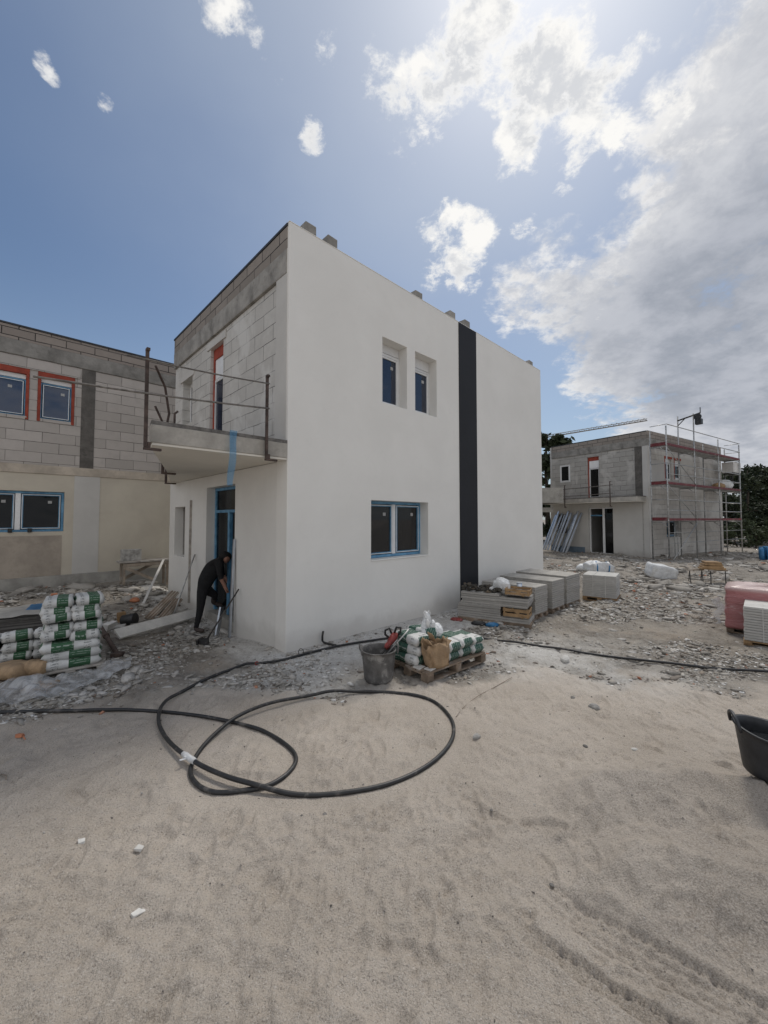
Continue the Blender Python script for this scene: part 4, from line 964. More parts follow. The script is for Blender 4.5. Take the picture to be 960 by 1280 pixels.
def stone(px, py, r, matn, label, seed, sc=(1, .8, .6), name='stone', sub=2, dz=.35):
    m = MB(); lump(m, (0, 0, 0), r, seed, sc, .55, sub, 0, False)
    p = at(px, py); return tag(m.build(name, matn, None, loc=p + Vector((0, 0, r * sc[2] * dz)), rz=seed), label, 'stone')
stone(743, 886, .045, 'rock', 'smooth grey stone alone on the sand right of the hose loop', 3, (1.1, .8, .75))
stone(596, 922, .038, 'rock', 'pointed two tone stone just right of the hose loop', 4, (1.1, .8, .6))
stone(716, 873, .03, 'rock_dark', 'flat dark stone on the sand behind the smooth grey one', 14, (1.2, .7, .35))
stone(732, 934, .018, 'rock_dark', 'small dark stone in the middle of the sand, below the smooth grey stone', 15)
stone(793, 938, .022, 'chip', 'small white chip on the sand left of the black bucket', 16, (1.2, .7, .5))
stone(706, 826, .075, 'chip', 'pale angular lump of concrete beside the black hose on the right', 17, (1, .7, .55), 'concrete_lump')
for (px, py, r, lab, sd_) in ((102, 1052, .018, 'small white plaster chip standing on the sand at the left, upper of the pair', 21), (174, 1061, .017, 'square white plaster chip right of the standing one', 22), (171, 1143, .021, 'long white plaster chip low on the left of the sand', 23)):
    m = MB(); m.box(-r * 1.3, -r * .7, -.004, r * 1.1, r * .8, r * .7, 0, r * .35); p = at(px, py)
    tag(m.build('plaster_chip', 'chip', None, .002, loc=p, rz=sd_), lab, 'chip')
for (px, py, r, lab, sd_) in ((406, 1018, .014, 'dark pebble below the hose loop, larger of the two', 31), (377, 1020, .010, 'dark pebble below the hose loop, smaller of the two', 32), (614, 1013, .012, 'thin dark splinter upright on the sand right of the hose loop', 33), (690, 1107, .013, 'dark pebble at the start of the tyre track', 34)):
    stone(px, py, r, 'rock_dark', lab, sd_)

# ------------------------------------------------------------------ black hose
LIFT = {(247, 944): .0, (268, 922): .018, (300, 900): .035, (345, 884): .045, (400, 873): .03, (325, 990): .03, (275, 976): .036, (236, 955): .036, (209, 929): .02, (198, 904): .022, (206, 883): .035, (335, 984): .0}
hp = [at(px, py, .014 + LIFT.get((px, py), 0)) for px, py in HOSE]
hp = smooth_path(hp, 9)
hx = np.array([q.x for q in hp]); hy = np.array([q.y for q in hp]); gz = height(hx, hy); lift = np.array([q.z for q in hp]) - gz
up = np.max([np.roll(gz, k) for k in range(-2, 3)], axis=0)
for arr, n_ in ((up, 60), (lift, 6)):
    for _ in range(n_): arr[1:-1] = .25 * arr[:-2] + .5 * arr[1:-1] + .25 * arr[2:]
rbm = rubble_mask(hx, hy)
for q, u_, l_, r_ in zip(hp, up, lift, rbm): q.z = float(u_ + l_ - .004 + .012 * r_)
ho = thing('hose', 'long black water hose lying in loops across the sand', 'hose', tuple(hp[200]))
o0 = Vector(hp[200]); m = MB(); m.tube([q - o0 for q in hp], .0168, 10); m.build('pipe', 'hose', ho)
ti = min(range(len(hp)), key=lambda i: (hp[i] - at(237, 955)).length + (0 if i > 250 else 9)); m = MB()
m.tube([hp[i] - o0 for i in range(ti - 2, ti + 3)], [.020, .024, .021, .024, .019], 10); c = hp[ti] - o0
for s in range(4): m.beam(c, c + Vector((random.uniform(-.05, .03), random.uniform(-.05, .02), random.uniform(.0, .03))), .018, .004)
m.build('tape', 'bag_white', ho)
# black stub of cable duct at the wall, wires, red cap
p = at(412, 806); q = [up_at(404, 789, p.y), up_at(403, 797, p.y), up_at(405, 803, p.y), at(420, 808, .015)]
m = MB(); m.tube([x - p for x in smooth_path(q, 5)], .016, 8); tag(m.build('cable_duct', 'hose', None, loc=p), 'bent stub of black cable duct standing at the foot of the white facade', 'cable duct')
p = at(605, 868); m = MB(); m.tube([x - p for x in smooth_path([at(640, 848, .012), at(618, 860, .008), at(598, 872, .02), at(580, 885, .01), at(570, 897, .006)], 5)], .0035, 5)
tag(m.build('wire', 'old_wood', None, loc=p), 'thin brown wire lying on the sand below the pallet', 'wire')
p = at(376, 820); m = MB(); m.tube([(.035 * math.cos(a), .01, .05 + .05 * math.sin(a)) for a in np.linspace(-1.2, 4.3, 14)], .004, 5); tag(m.build('wire_loop', 'dark_steel', None, loc=p), 'small wire loop sticking out of the plaster dust at the house corner', 'wire')
p = at(321, 831); m = MB(); m.tube([(.02 * math.cos(a), 0, .02 + .02 * math.sin(a)) for a in np.linspace(0, 6.283, 14)[:-1]], .008, 8, closed=True); tag(m.build('ring', 'red_tool', None, loc=p, rz=.3), 'small red plastic ring lying on the rubble near the house corner', 'ring')
p = at(25, 921); m = MB(); m.box(-.03, -.02, 0, .03, .02, .025, 0, .008); m.tube([(.02, 0, .01), (.09, -.05, .006)], .006, 5); tag(m.build('brick_splinter', 'clay', None, .003, loc=p), 'red brick splinter on the sand at the far left', 'splinter')
p = at(8, 972); m = MB(); m.tube([(-.07, .03, .006), (0, 0, .015), (.06, -.07, .006)], .005, 5); tag(m.build('twig', 'old_wood', None, loc=p), 'short twig on the sand at the left edge', 'twig')

# ------------------------------------------------------------------ buckets
def tub(name, label, p, r0, r1, h, matn, rz, fill, wave=.0, mud=None, rim='black_plastic'):
    b = thing(name, label, 'bucket', tuple(p), rz)
    n = 40; T = .007; rings = []
    prof = [(r0 * .94, 0, 0), (r0, .012, 0)] + [(r0 + (r1 - r0) * k / 8, h * k / 8, k / 8) for k in range(1, 9)] + [(r1 + .012, h + .004, 1), (r1 + .012, h + .014, 1), (r1 - .004, h + .012, 1)]
    prof += [(r0 + (r1 - r0) * k / 6 - T, h * k / 6 + .01, k / 6) for k in range(6, -1, -1)]
    m = MB()
    for (r, z, f) in prof:
        ring = []
        for j in range(n):
            a = 2 * math.pi * j / n; k = 1 + wave * .5 * f * math.cos(2 * a); ring.append(len(m.v))
            m.v.append((r * k * math.cos(a), r * (2 - k) * math.sin(a), z + wave * h * .55 * f * math.cos(2 * a + .5)))
        rings.append(ring)
    for a, c in zip(rings[:-1], rings[1:]):
        for j in range(n): m.face((a[j], a[(j + 1) % n], c[(j + 1) % n], c[j]), 0, True)
    m.face(rings[0][::-1]); m.face(rings[-1])
    m.build('tub', matn, b)
    zf = h * fill; rf = r0 + (r1 - r0) * fill - T * 1.3
    c = MB(); rr = random.Random(4); idx = []
    for q in (0, .35, .7, 1.0):
        idx.append([len(c.v) + j for j in range(20)])
        for j in range(20):
            a = 2 * math.pi * j / 20; c.v.append((rf * max(q, .02) * math.cos(a), rf * max(q, .02) * math.sin(a), zf + rr.uniform(-.006, .010) * (1 if mud else .1)))
    for a, d in zip(idx[:-1], idx[1:]):
        for j in range(20): c.face((a[j], a[(j + 1) % 20], d[(j + 1) % 20], d[j]), 0, True)
    c.face(idx[0]); c.build('contents', mud or 'water_dark', b)
    for s in (-1, 1):
        a0 = [(s * (r1 + .004), .09 * math.cos(t_), h - .01 + .075 * math.sin(t_) + wave * h * .5) for t_ in np.linspace(-.2, 3.34, 12)]
        k = MB(); k.tube([(x + s * .018 * math.sin(i / 11 * math.pi), y, z) for i, (x, y, z) in enumerate(a0)], .011, 8); k.build('handle', rim, b)
    return b
tub('bucket', 'grey mortar stained round bucket with two handles in front of the pallet of bags', at(471, 855) + Vector((.02, .13, -.005)), .170, .205, .355, 'mortar_tub', R(10), .62, 0, 'mortar_tub', 'mortar_tub')
p = at(984, 988) + Vector((.02, .12, -.01))
tub('bucket', 'black flexible rubber bucket with a wavy rim on the sand at the right edge', p, .142, .174, .285, 'rubber', R(-25), .72, .10, None, 'rubber')

# ------------------------------------------------------------------ bags
def bag_mesh(name, L, Wd, Hh, matn, seed, soft=.17):
    rr = random.Random(seed); nx, ny = 16, 11; m = MB(); ids = {}
    ph = [rr.uniform(0, 6) for _ in range(6)]
    for side in (0, 1):
        for i in range(nx + 1):
            for j in range(ny + 1):
                x = -1 + 2 * i / nx; y = -1 + 2 * j / ny
                edge = i in (0, nx) or j in (0, ny)
                if side == 1 and edge: ids[side, i, j] = ids[0, i, j]; continue
                cx = 1 if abs(x) < 1 else .96
                prof = ((1 - abs(x) ** 9) ** soft) * ((1 - abs(y) ** 7) ** soft)
                w = .05 * math.sin(5 * x + ph[0]) * math.cos(4 * y + ph[1]) + .045 * math.sin(11 * x + ph[2] + 3 * y) + .03 * math.sin(9 * y + ph[3])
                z = Hh / 2 + (1 if side else -1) * Hh / 2 * prof * (1 + w)
                if edge: z = Hh * .5 + .006 * math.sin(7 * x + 9 * y + ph[4])
                ids[side, i, j] = len(m.v); m.v.append((x * L / 2 * (1 + .012 * math.sin(6 * y + ph[5])), y * Wd / 2 * (1 + .02 * math.sin(5 * x + ph[0])), z))
    for side in (0, 1):
        for i in range(nx):
            for j in range(ny):
                f = (ids[side, i, j], ids[side, i + 1, j], ids[side, i + 1, j + 1], ids[side, i, j + 1]); m.face(f if side else f[::-1], 0, True)
    me = m.build(name, matn, None); d = me.data; bpy.data.objects.remove(me); return d
BAG = [bag_mesh('cement_bag', .55, .335, .125, 'bag_print', k) for k in range(4)]
BAGT = [bag_mesh('cement_bag', .46, .28, .115, 'bag_print_teal', 10 + k) for k in range(3)]
KRAFT = [bag_mesh('paper_sack', .50, .34, .16, 'kraft', 30 + k, .7) for k in range(3)]
def bag(mesh, name, loc, rot, label, group, cat='bag', sc=(1, 1, 1)):
    o = bpy.data.objects.new(name, mesh); COL.objects.link(o); o.location = loc; o.rotation_euler = rot; o.scale = sc
    return tag(o, label, cat, group)
def frame_of(p, rz):
    c, s = math.cos(rz), math.sin(rz); return lambda x, y, z=0: Vector((p[0] + x * c - y * s, p[1] + x * s + y * c, p[2] + z))
ORD = ['bottom', 'second', 'third', 'fourth', 'fifth', 'sixth', 'seventh', 'eighth', 'ninth']
def pallet(p, rz, Lx, Ly, label, matn='pallet_wood', h=.12, group=None):
    b = thing('pallet', label, 'pallet', tuple(p), rz, group); nb = 7
    for k in range(nb):
        w = Ly / nb * .78; y = Ly * (k + .5) / nb; m = MB(); m.box(0, y - w / 2, h - .02, Lx, y + w / 2, h, 0, .003); m.build('deck_board', matn, b, .003)
    for x in (0, Lx / 2 - .05, Lx - .1):
        m = MB(); m.box(x, 0, h - .04, x + .1, Ly, h - .0205, 0, .002); m.build('bearer', matn, b, .003)
        for y in (0, Ly / 2 - .06, Ly - .12):
            m = MB(); m.box(x + .002, y + .002, .018, x + .098, y + .118, h - .0405, 0, .003); m.build('block', matn, b, .003)
    for y in (0, Ly / 2 - .05, Ly - .1):
        m = MB(); m.box(0, y + .01, 0, Lx, y + .11, .0175, 0, .002); m.build('runner', matn, b, .003)
    return b
# tall stack at the left
GRP = 'green and white cement bags stacked at the left'
p0 = at(73, 845); p0.y += .2; RZ = R(36); F = frame_of(p0, RZ)
pallet(F(-.36, -.20, -.02), RZ, .72, .62, 'low wooden pallet under the tall stack of bags', 'grey_wood', .09)
rr = random.Random(5); z = .07
for k in range(8):
    lay = ORD[k]
    if k < 3:
        for (y, w) in ((0, 'front'), (.30, 'back')):
            bag(BAG[(k + (y > 0)) % 4], 'cement_bag', F(rr.uniform(-.015, .015), y, z), (rr.uniform(-.02, .02), rr.uniform(-.02, .02), RZ + rr.uniform(-.04, .04) + (math.pi if k == 2 else 0)), f'cement bag in the {lay} layer of the tall stack, {w} one', GRP, sc=(1.1, .95, .92))
    else:
        sh = .02 * math.sin(k * 1.9); turn = (k % 2 == 0)
        for (x, w) in ((-.158, 'left'), (.15, 'right')):
            tl = -.32 if (k % 2 and rr.random() < .8) else rr.uniform(-.08, .05)
            if k == 7: tl = 0
            bag(BAG[rr.randrange(4)], 'cement_bag', F(x + sh, .10 + (-.04 if tl < -.2 else 0), z + (.018 if tl < -.2 else 0)), (tl * .55, rr.uniform(-.05, .05), RZ + rr.uniform(-.1, .1) + (0 if rr.random() < .6 else math.pi)), f'cement bag in the {lay} layer of the tall stack, {w} one', GRP, sc=(.565, 1.25, 1))
    z += .107
# low stack at the left edge
p1 = at(30, 832); p1.y += .28; F1 = frame_of(p1, R(38))
for k in range(3):
    for (x, w) in ((-.58, 'outermost'), (-.25, 'middle'), (.07, 'right-hand')):
        bag(BAG[(k * 2 + int(x * 10)) % 4], 'cement_bag', F1(x + rr.uniform(-.02, .02), rr.uniform(-.02, .02), .06 + k * .113), (-.16 if k == 2 else rr.uniform(-.03, .03), rr.uniform(-.05, .05), R(38) + rr.uniform(-.08, .08)), f'cement bag in the {ORD[k]} layer of the low stack, {w} one', 'cement bags in the low stack', sc=(.6, 1.25, 1))
for (px, py, rz, dz, tx, lab, sc) in ((36, 851, .15, .02, -.25, 'brown paper sack with a dark open fold lying against the tall stack', (.62, 1.1, 1.15)), (4, 852, -.1, .0, -.1, 'full brown paper sack at the left edge below the low stack', (.8, 1.1, 1.1)), (40, 866, .3, -.02, -.1, 'flattened brown paper sack at the front of the film', (.55, .7, .5))):
    q = at(px, py); q.y += .12; bag(KRAFT[int(px) % 3], 'paper_sack', q + Vector((0, 0, dz)), (tx, 0, rz), lab, 'brown paper sacks at the left', 'sack', sc)
# clear film thrown on the ground
def sheet(name, back, front, matn, label, cat, n=46, mth=16, amp=.07, seed=1, lift=.015):
    B = smooth_path([at(*q) for q in back], 8); Fr = smooth_path([at(*q) for q in front], 8); m = MB(); rr = random.Random(seed)
    def pick(P, f): k = f * (len(P) - 1); i = min(int(k), len(P) - 2); return P[i].lerp(P[i + 1], k - i)
    for i in range(n + 1):
        for j in range(mth + 1):
            f, g = i / n, j / mth; q = pick(B, f).lerp(pick(Fr, f), g)
            e = min(1, 4 * g, 4 * (1 - g), 6 * f + .3, 6 * (1 - f))
            x, y = np.array([q.x + 30 * seed]), np.array([q.y])
            w = abs(float(fbm(x * 1.0 + y * .6, y, 2.4, 7, 3, .5)[0])) * 2.6 + .12 * float(fbm(x, y, 13, 8, 3)[0])
            m.v.append((q.x, q.y, q.z + lift + amp * (e * .25 + .75) * max(0, .15 + w)))
    for i in range(n):
        for j in range(mth): a = i * (mth + 1) + j; m.face((a, a + 1, a + mth + 2, a + mth + 1), 0, True)
    return tag(m.build(name, matn, None), label, cat)
sheet('plastic_film', [(-60, 868), (0, 862), (45, 855), (95, 846), (165, 826)], [(-60, 893), (0, 886), (48, 880), (104, 868), (163, 836)], 'film', 'crumpled clear plastic film spread on the ground before the cement bags', 'film', 60, 20, .13, 2)
# stack of dark boards behind
q = at(0, 803); RB = R(33); FB_ = frame_of(q, RB)
m = MB()
for k in range(8): m.box(-.55 + random.uniform(-.02, .02), random.uniform(-.02, .02), .05 + k * .042, .62 + random.uniform(-.03, .03), .75, .05 + k * .042 + .038)
bs = thing('board_stack', 'stack of dark boards lying behind the low stack of bags', 'boards', tuple(q), RB)
m.build('boards', 'board_side', bs, .004)
m = MB(); nx = 24
for i in range(nx + 1):
    for j in range(9):
        x = -.6 + 1.25 * i / nx; y = -.03 + .8 * j / 8; m.v.append((x, y, .395 + .05 * abs(float(fbm(np.array([x * 1.0]), np.array([y * 2.0]), 3, 5, 4)[0])) * 2 - (.03 if j == 0 else 0)))
for i in range(nx):
    for j in range(8): a = i * 9 + j; m.face((a, a + 9, a + 10, a + 1), 1 if (i > 15 and 2 < j) or (i < 5 and j > 4) else 0, True)
m.build('cover', ['paver_top', 'tarp_blue'], bs)
for (px, py, rz, lab) in ((67, 752, .5, 'upright red clay brick fragment behind the tall stack of bags'),):
    q = at(px, py); m = MB(); m.box(-.05, -.04, -.02, .05, .04, .16, 0, .012); m.box(.045, -.05, -.02, .13, .05, .13, 0, .02); tag(m.build('brick_fragment', 'clay', None, .006, loc=q, rz=rz), lab, 'brick')

# ------------------------------------------------------------------ clutter by the porch
def plank(name, a, b, w, h, matn, label, cat, up=(0, 0, 1), group=None, bev=.003):
    a = Vector(a); b = Vector(b); m = MB(); m.beam((0, 0, 0), b - a, w, h, 0, up); return tag(m.build(name, matn, None, bev, loc=a), label, cat, group)
a = at(146, 801, .10); b = up_at(250, 765, at(252, 782).y + .25); plank('plank', a, b, .20, .035, 'pale_wood', 'long pale grey plank running from the rubble to the porch door', 'plank', up=(.35, -.55, .75))
a = at(262, 774, .09); b = up_at(288, 757, a.y + .4); plank('batten', up_at(240, 772, a.y + .1), b, .05, .035, 'grey_wood', 'thin batten lying across the porch threshold beside the bending worker', 'batten')
for (p, q, lab) in (((186, 775), (219, 740), 'brown grooved board leaning on the rubble, left of the pair'), ((200, 779), (223, 749), 'brown grooved board leaning on the rubble, right of the pair')):
    a = at(*p, .03); d = a.y + .9; b = up_at(q[0], q[1], d); gb = thing('grooved_board', lab, 'board', tuple(a), 0, 'grooved boards by the porch'); m = MB(); m.beam((0, 0, 0), b - a, .17, .03, 0, (.2, -.6, .8)); m.build('board', 'old_wood', gb, .003)
    n = (b - a).normalized(); sd2 = n.cross(Vector((.2, -.6, .8))).normalized(); up2 = sd2.cross(n)
    for k in (-1, 0, 1):
        m = MB(); m.beam(sd2 * k * .055 + up2 * .02, b - a + sd2 * k * .055 + up2 * .02, .02, .012, 0, tuple(up2)); m.build('rib', 'pallet_wood', gb)
def wall_pt(v, z, du=-.02): x, y, _ = house_pt(du, v); return Vector((x, y, z))
m = MB(); a = at(215, 776, .02); b = wall_pt(3.62, 1.16); m.tube([(0, 0, 0), b - a], .014, 8); tag(m.build('steel_pole', 'steel_tube', None, loc=a), 'thin grey steel pole leaning on the porch wall left of the door', 'pole')
plank('wall_strip', wall_pt(3.92, .12, -.012), wall_pt(3.90, 2.30, -.012), .02, .07, 'grey_wood', 'narrow grey strip standing upright against the porch wall', 'strip', up=(CU, SU, 0))
plank('metal_angle', wall_pt(1.66, -.15, -.10), wall_pt(1.70, 1.55, -.02), .05, .035, 'zinc', 'pale metal channel standing at the right jamb of the porch door', 'metal channel', up=(CU, SU, 0))
plank('metal_angle', at(271, 796, .03), wall_pt(2.05, .34, -.08), .14, .03, 'zinc', 'wide short metal channel sloping from the rubble to the porch threshold', 'metal channel')
a = at(257, 806, .05); b = wall_pt(1.48, .72, -.03); hd = thing('mortar_hoe', 'long handled hoe with a dark head leaning on the white porch wall', 'hoe', tuple(a)); m = MB(); m.tube([(0, 0, 0), (b - a)], .013, 8); m.build('handle', 'dark_steel', hd)
m = MB(); m.box(-.09, -.05, -.05, .05, .05, .04, 0, .015); m.box(-.12, -.08, -.05, -.08, .08, .05, 0, .012); m.build('head', 'black_plastic', hd, .006)
a = at(147, 822, .04); b = at(124, 790, .12); m = MB(); m.tube([(0, 0, 0), (b - a)], .032, 10); m.tube([(b - a) * .55, (b - a) * .62], .045, 10); m.box(-.06, -.06, -.03, .06, .06, .03)
tag(m.build('steel_prop', 'rust', None, loc=a), 'rusty adjustable steel prop lying on the rubble right of the tall stack', 'prop')
q = at(162, 782, .10); m = MB(); m.tube([(-.12, .02, 0), (.10, -.04, .02)], [.085, .11], 16); tag(m.build('paint_pail', 'black_plastic', None, .004, loc=q, rz=.3), 'small black pail lying on its side among rubble blocks', 'pail')
for (px, py, s, lab, mt, sd_) in ((152, 776, (.13, .10, .16), 'orange ended wooden block in the rubble beside the black pail', 'raw_wood', 1), (137, 786, (.24, .12, .10), 'pale broken block at the left of the black pail', 'block_pale', 2), (150, 789, (.22, .14, .11), 'grey broken block in front of the black pail', 'rock', 3), (172, 786, (.2, .11, .10), 'grey broken block right of the black pail', 'concrete', 4)):
    q = at(px, py); m = MB(); m.box(-s[0] / 2, -s[1] / 2, -.03, s[0] / 2, s[1] / 2, s[2], 0, .018); tag(m.build('broken_block', mt, None, .008, loc=q, rz=sd_ * .7), lab, 'block')
q = at(168, 752); m = MB(); lump(m, (0, 0, .03), .09, 5, (1.2, .8, .6), .5); tag(m.build('brick_fragment', 'clay', None, loc=q), 'orange brick fragment in the rubble between bench and bags', 'brick')
# work bench with a block on it
def bench():
    a = Vector(house_pt(-.86, 5.95, .30)); L = 1.02; rz = ANG
    w = thing('work_bench', 'rough wooden work bench standing before the left house', 'bench', tuple(a), rz)
    for k in range(2):
        m = MB(); m.box(-.05, k * .2, .55, L + .03, k * .2 + .19, .59, 0, .004); m.build('top_board', 'grey_wood', w, .004)
    for (x, y) in ((.03, .02), (L - .06, .02), (.03, .34), (L - .06, .34)):
        m = MB(); m.box(x, y, -.06, x + .05, y + .05, .549); m.build('leg', 'old_wood', w, .004)
    for (x0, z0, x1, z1, y) in ((.05, .45, L * .65, .12, 0), (.05, .1, L * .7, .45, .39)):
        m = MB(); m.beam((x0, y, z0), (x1, y, z1), .02, .07); m.build('brace', 'old_wood', w)
    for y in (.01, .37):
        m = MB(); m.box(.03, y - .005, .46, L, y + .015, .53); m.build('apron', 'old_wood', w)
    f = frame_of(a, rz); m = MB(); m.box(-.20, -.1, 0, .20, .1, .26, 0, .004); m.box(-.20, -.1, .262, .20, .1, .27)
    tag(m.build('masonry_block', 'rock', None, .006, loc=f(.22, .2, .592), rz=rz), 'brownish masonry block standing on the work bench', 'block')
    plank('lath', at(178, 758, .02), f(L * .86, -.02, .58), .05, .02, 'block_pale', 'pale lath leaning against the front of the work bench', 'lath')
bench()

# ------------------------------------------------------------------ the bending worker
def person():
    f1 = at(243, 791); Y0 = f1.y; f1.z += .02
    P_ = lambda px, py, dy=0: up_at(px, py, Y0 + dy)
    J = {}; E_ = []
    def j(n, p, r, par=None, kind='cloth'):
        J[n] = (Vector(p), r, kind)
        if par: E_.append((par, n))
    j('pelvis', P_(254, 733, .22), .16); j('belly', P_(259, 722, .24), .155, 'pelvis'); j('chest', P_(267, 709, .27), .175, 'belly'); j('upper', P_(274, 701, .28), .13, 'chest')
    j('neck', P_(278.5, 699, .28), .062, 'upper', 'skin'); j('skull', P_(283, 697.5, .27), .095, 'neck', 'skin'); j('face', P_(286, 701.5, .25), .075, 'skull', 'skin')
    # standing leg in front
    j('hip_a', P_(253, 738, .13), .105, 'pelvis'); j('knee_a', P_(250, 764, .08), .066, 'hip_a'); j('ankle_a', f1 + Vector((.02, .03, .085)), .046, 'knee_a', 'cloth'); j('heel_a', f1 + Vector((.01, .02, .035)), .043, 'ankle_a', 'shoe'); j('toe_a', f1 + Vector((.19, -.05, .028)), .036, 'heel_a', 'shoe')
    # leg stepping up to the threshold
    f2 = P_(268, 759, .55); j('hip_b', P_(258, 737, .32), .105, 'pelvis'); j('knee_b', P_(269, 744, .38), .068, 'hip_b'); j('ankle_b', f2 + Vector((-.03, 0, .09)), .044, 'knee_b', 'shoe'); j('toe_b', f2 + Vector((.15, .03, .03)), .037, 'ankle_b', 'shoe')
    for s, dy, dx, hy in (('a', .12, 0, 735), ('b', .42, 2.5, 727)):
        j('sh' + s, P_(273.5 + dx * .3, 702, dy), .075, 'upper'); j('el' + s, P_(275 + dx, 719, dy - .05), .052, 'sh' + s); j('wr' + s, P_(280 + dx, hy - 4, dy - .02), .033, 'el' + s, 'skin'); j('pa' + s, P_(282 + dx, hy, dy), .036, 'wr' + s, 'skin')
        b = J['pa' + s][0]
        for k in range(4):
            q = b + Vector((.02 + .003 * k, -.033 + .022 * k, -.055 - .006 * (k in (1, 2)))); j(f'f{s}{k}', q, .0095, 'pa' + s, 'skin'); j(f'g{s}{k}', q + Vector((.022, 0, -.03)), .0085, f'f{s}{k}', 'skin')
        j('t' + s, b + Vector((.04, -.03, -.015)), .011, 'wr' + s, 'skin'); j('u' + s, b + Vector((.06, -.025, -.045)), .009, 't' + s, 'skin')
    names = list(J); me = bpy.data.meshes.new('person'); o0 = f1.copy(); me.from_pydata([tuple(J[n][0] - o0) for n in names], [(names.index(a), names.index(b)) for a, b in E_], [])
    ob = bpy.data.objects.new('person', me); COL.objects.link(ob)
    bm = bmesh.new(); bm.from_mesh(me); ly = bm.verts.layers.skin.verify(); bm.verts.ensure_lookup_table()
    for v, n in zip(bm.verts, names): v[ly].radius = (J[n][1],) * 2; v[ly].use_root = (n == 'pelvis')
    bm.to_mesh(me); bm.free()
    ob.modifiers.new('skin', 'SKIN'); sb = ob.modifiers.new('sub', 'SUBSURF'); sb.levels = 2; sb.render_levels = 2
    dg = bpy.context.evaluated_depsgraph_get(); nm = bpy.data.meshes.new_from_object(ob.evaluated_get(dg)); bpy.data.objects.remove(ob)
    mats = {'cloth': mat('black_cloth', (.012, .012, .013), .95, .3, 12, bs=.5, bscale=18, bdist=.02), 'skin': mat('skin', (.33, .17, .12), .6, .1, 9, bs=.1), 'shoe': mat('shoe', (.06, .045, .04), .8, .3, 9)}
    nm.materials.clear(); order = ['cloth', 'skin', 'shoe']
    for k in order: nm.materials.append(mats[k])
    segs = [(J[a][0] - o0, J[b][0] - o0, J[a][2], J[b][2], J[a][1], J[b][1]) for a, b in E_]
    for f in nm.polygons:
        c = Vector(f.center); best = (9, 'cloth')
        for (a, b, ka, kb, ra, rb) in segs:
            d = b - a; t_ = max(0, min(1, (c - a).dot(d) / max(d.length_squared, 1e-9))); q = (c - a - d * t_).length - (ra + (rb - ra) * t_)
            if q < best[0]: best = (q, kb if t_ > .35 and kb != 'cloth' else ka if ka != 'cloth' and t_ < .8 else (kb if t_ > .9 else 'cloth'))
        f.material_index = order.index(best[1]); f.use_smooth = True
    root = thing('person', 'person in black clothes bending forward at the porch door of the white house', 'person', tuple(o0))
    body = bpy.data.objects.new('body', nm); COL.objects.link(body); body.parent = root
    c = J['skull'][0] - o0; m = MB(); lump(m, c + Vector((-.02, .01, .025)), .108, 9, (1, .95, .95), .18, 3); m.build('hair', mat('hair', (.01, .008, .007), .8, .3, 30, bs=.8, bscale=60), root)
    fc = J['face'][0] - o0; n = (J['face'][0] - J['skull'][0]).normalized(); m = MB(); lump(m, fc + n * .062 + Vector((0, 0, .004)), .016, 3, (1, .8, 1.2), .2, 1)
    for sg in (-1, 1): lump(m, c + Vector((.02, .09 * sg, -.015)), .022, 4, (.7, .4, 1.2), .2, 1)
    m.build('ear_and_nose', mats['skin'], root) if False else None
person()

# ------------------------------------------------------------------ pallet of bags in the middle
PP = at(535, 856); PR = R(40.3); PF = frame_of(PP, PR); PL, PW = 1.12, .70
pallet(PP, PR, PL, PW, 'weathered wooden pallet under the green and white bags in the middle', 'pallet_wood', .125)
GM = 'bags on the wooden pallet in the middle'
for k in range(2):
    for i, x in enumerate((.55, .80, 1.03)):
        if k == 1 and i == 2: sc = (.9, .85, .75)
        else: sc = (1, .9, 1)
        bag(BAGT[(i + k) % 3], 'cement_bag', PF(x + random.uniform(-.01, .01), .27 + random.uniform(-.01, .02), .125 + k * .118), (random.uniform(-.04, .04), random.uniform(-.05, .05), PR + R(90) + random.uniform(-.06, .06)), f'teal printed bag on the middle pallet, {["lower", "upper"][k]} layer, {["nearest the kraft sack", "middle one", "right-hand end"][i]}', GM, sc=sc)
for k in range(3):
    bag(BAGT[k], 'cement_bag', PF(.14 + .02 * k, .43, .125 + k * .112), (0, random.uniform(-.05, .05), PR + R(90) + [0, .12, -.1][k]), f'teal printed bag behind the kraft sack, {["bottom", "second", "topmost"][k]} of its pile', GM, sc=(.95, .95, 1))
bag(BAGT[1], 'cement_bag', PF(.42, .50, .125 + .2), (0, .1, PR + R(80)), 'teal printed bag lying flat under the clear plastic bag', GM, sc=(.85, .9, 1.4))
bag(BAGT[0], 'cement_bag', PF(.38, .50, .125), (0, 0, PR + R(90)), 'teal printed bag hidden low between the kraft sack and the pile', GM, sc=(.85, .9, 1.5))
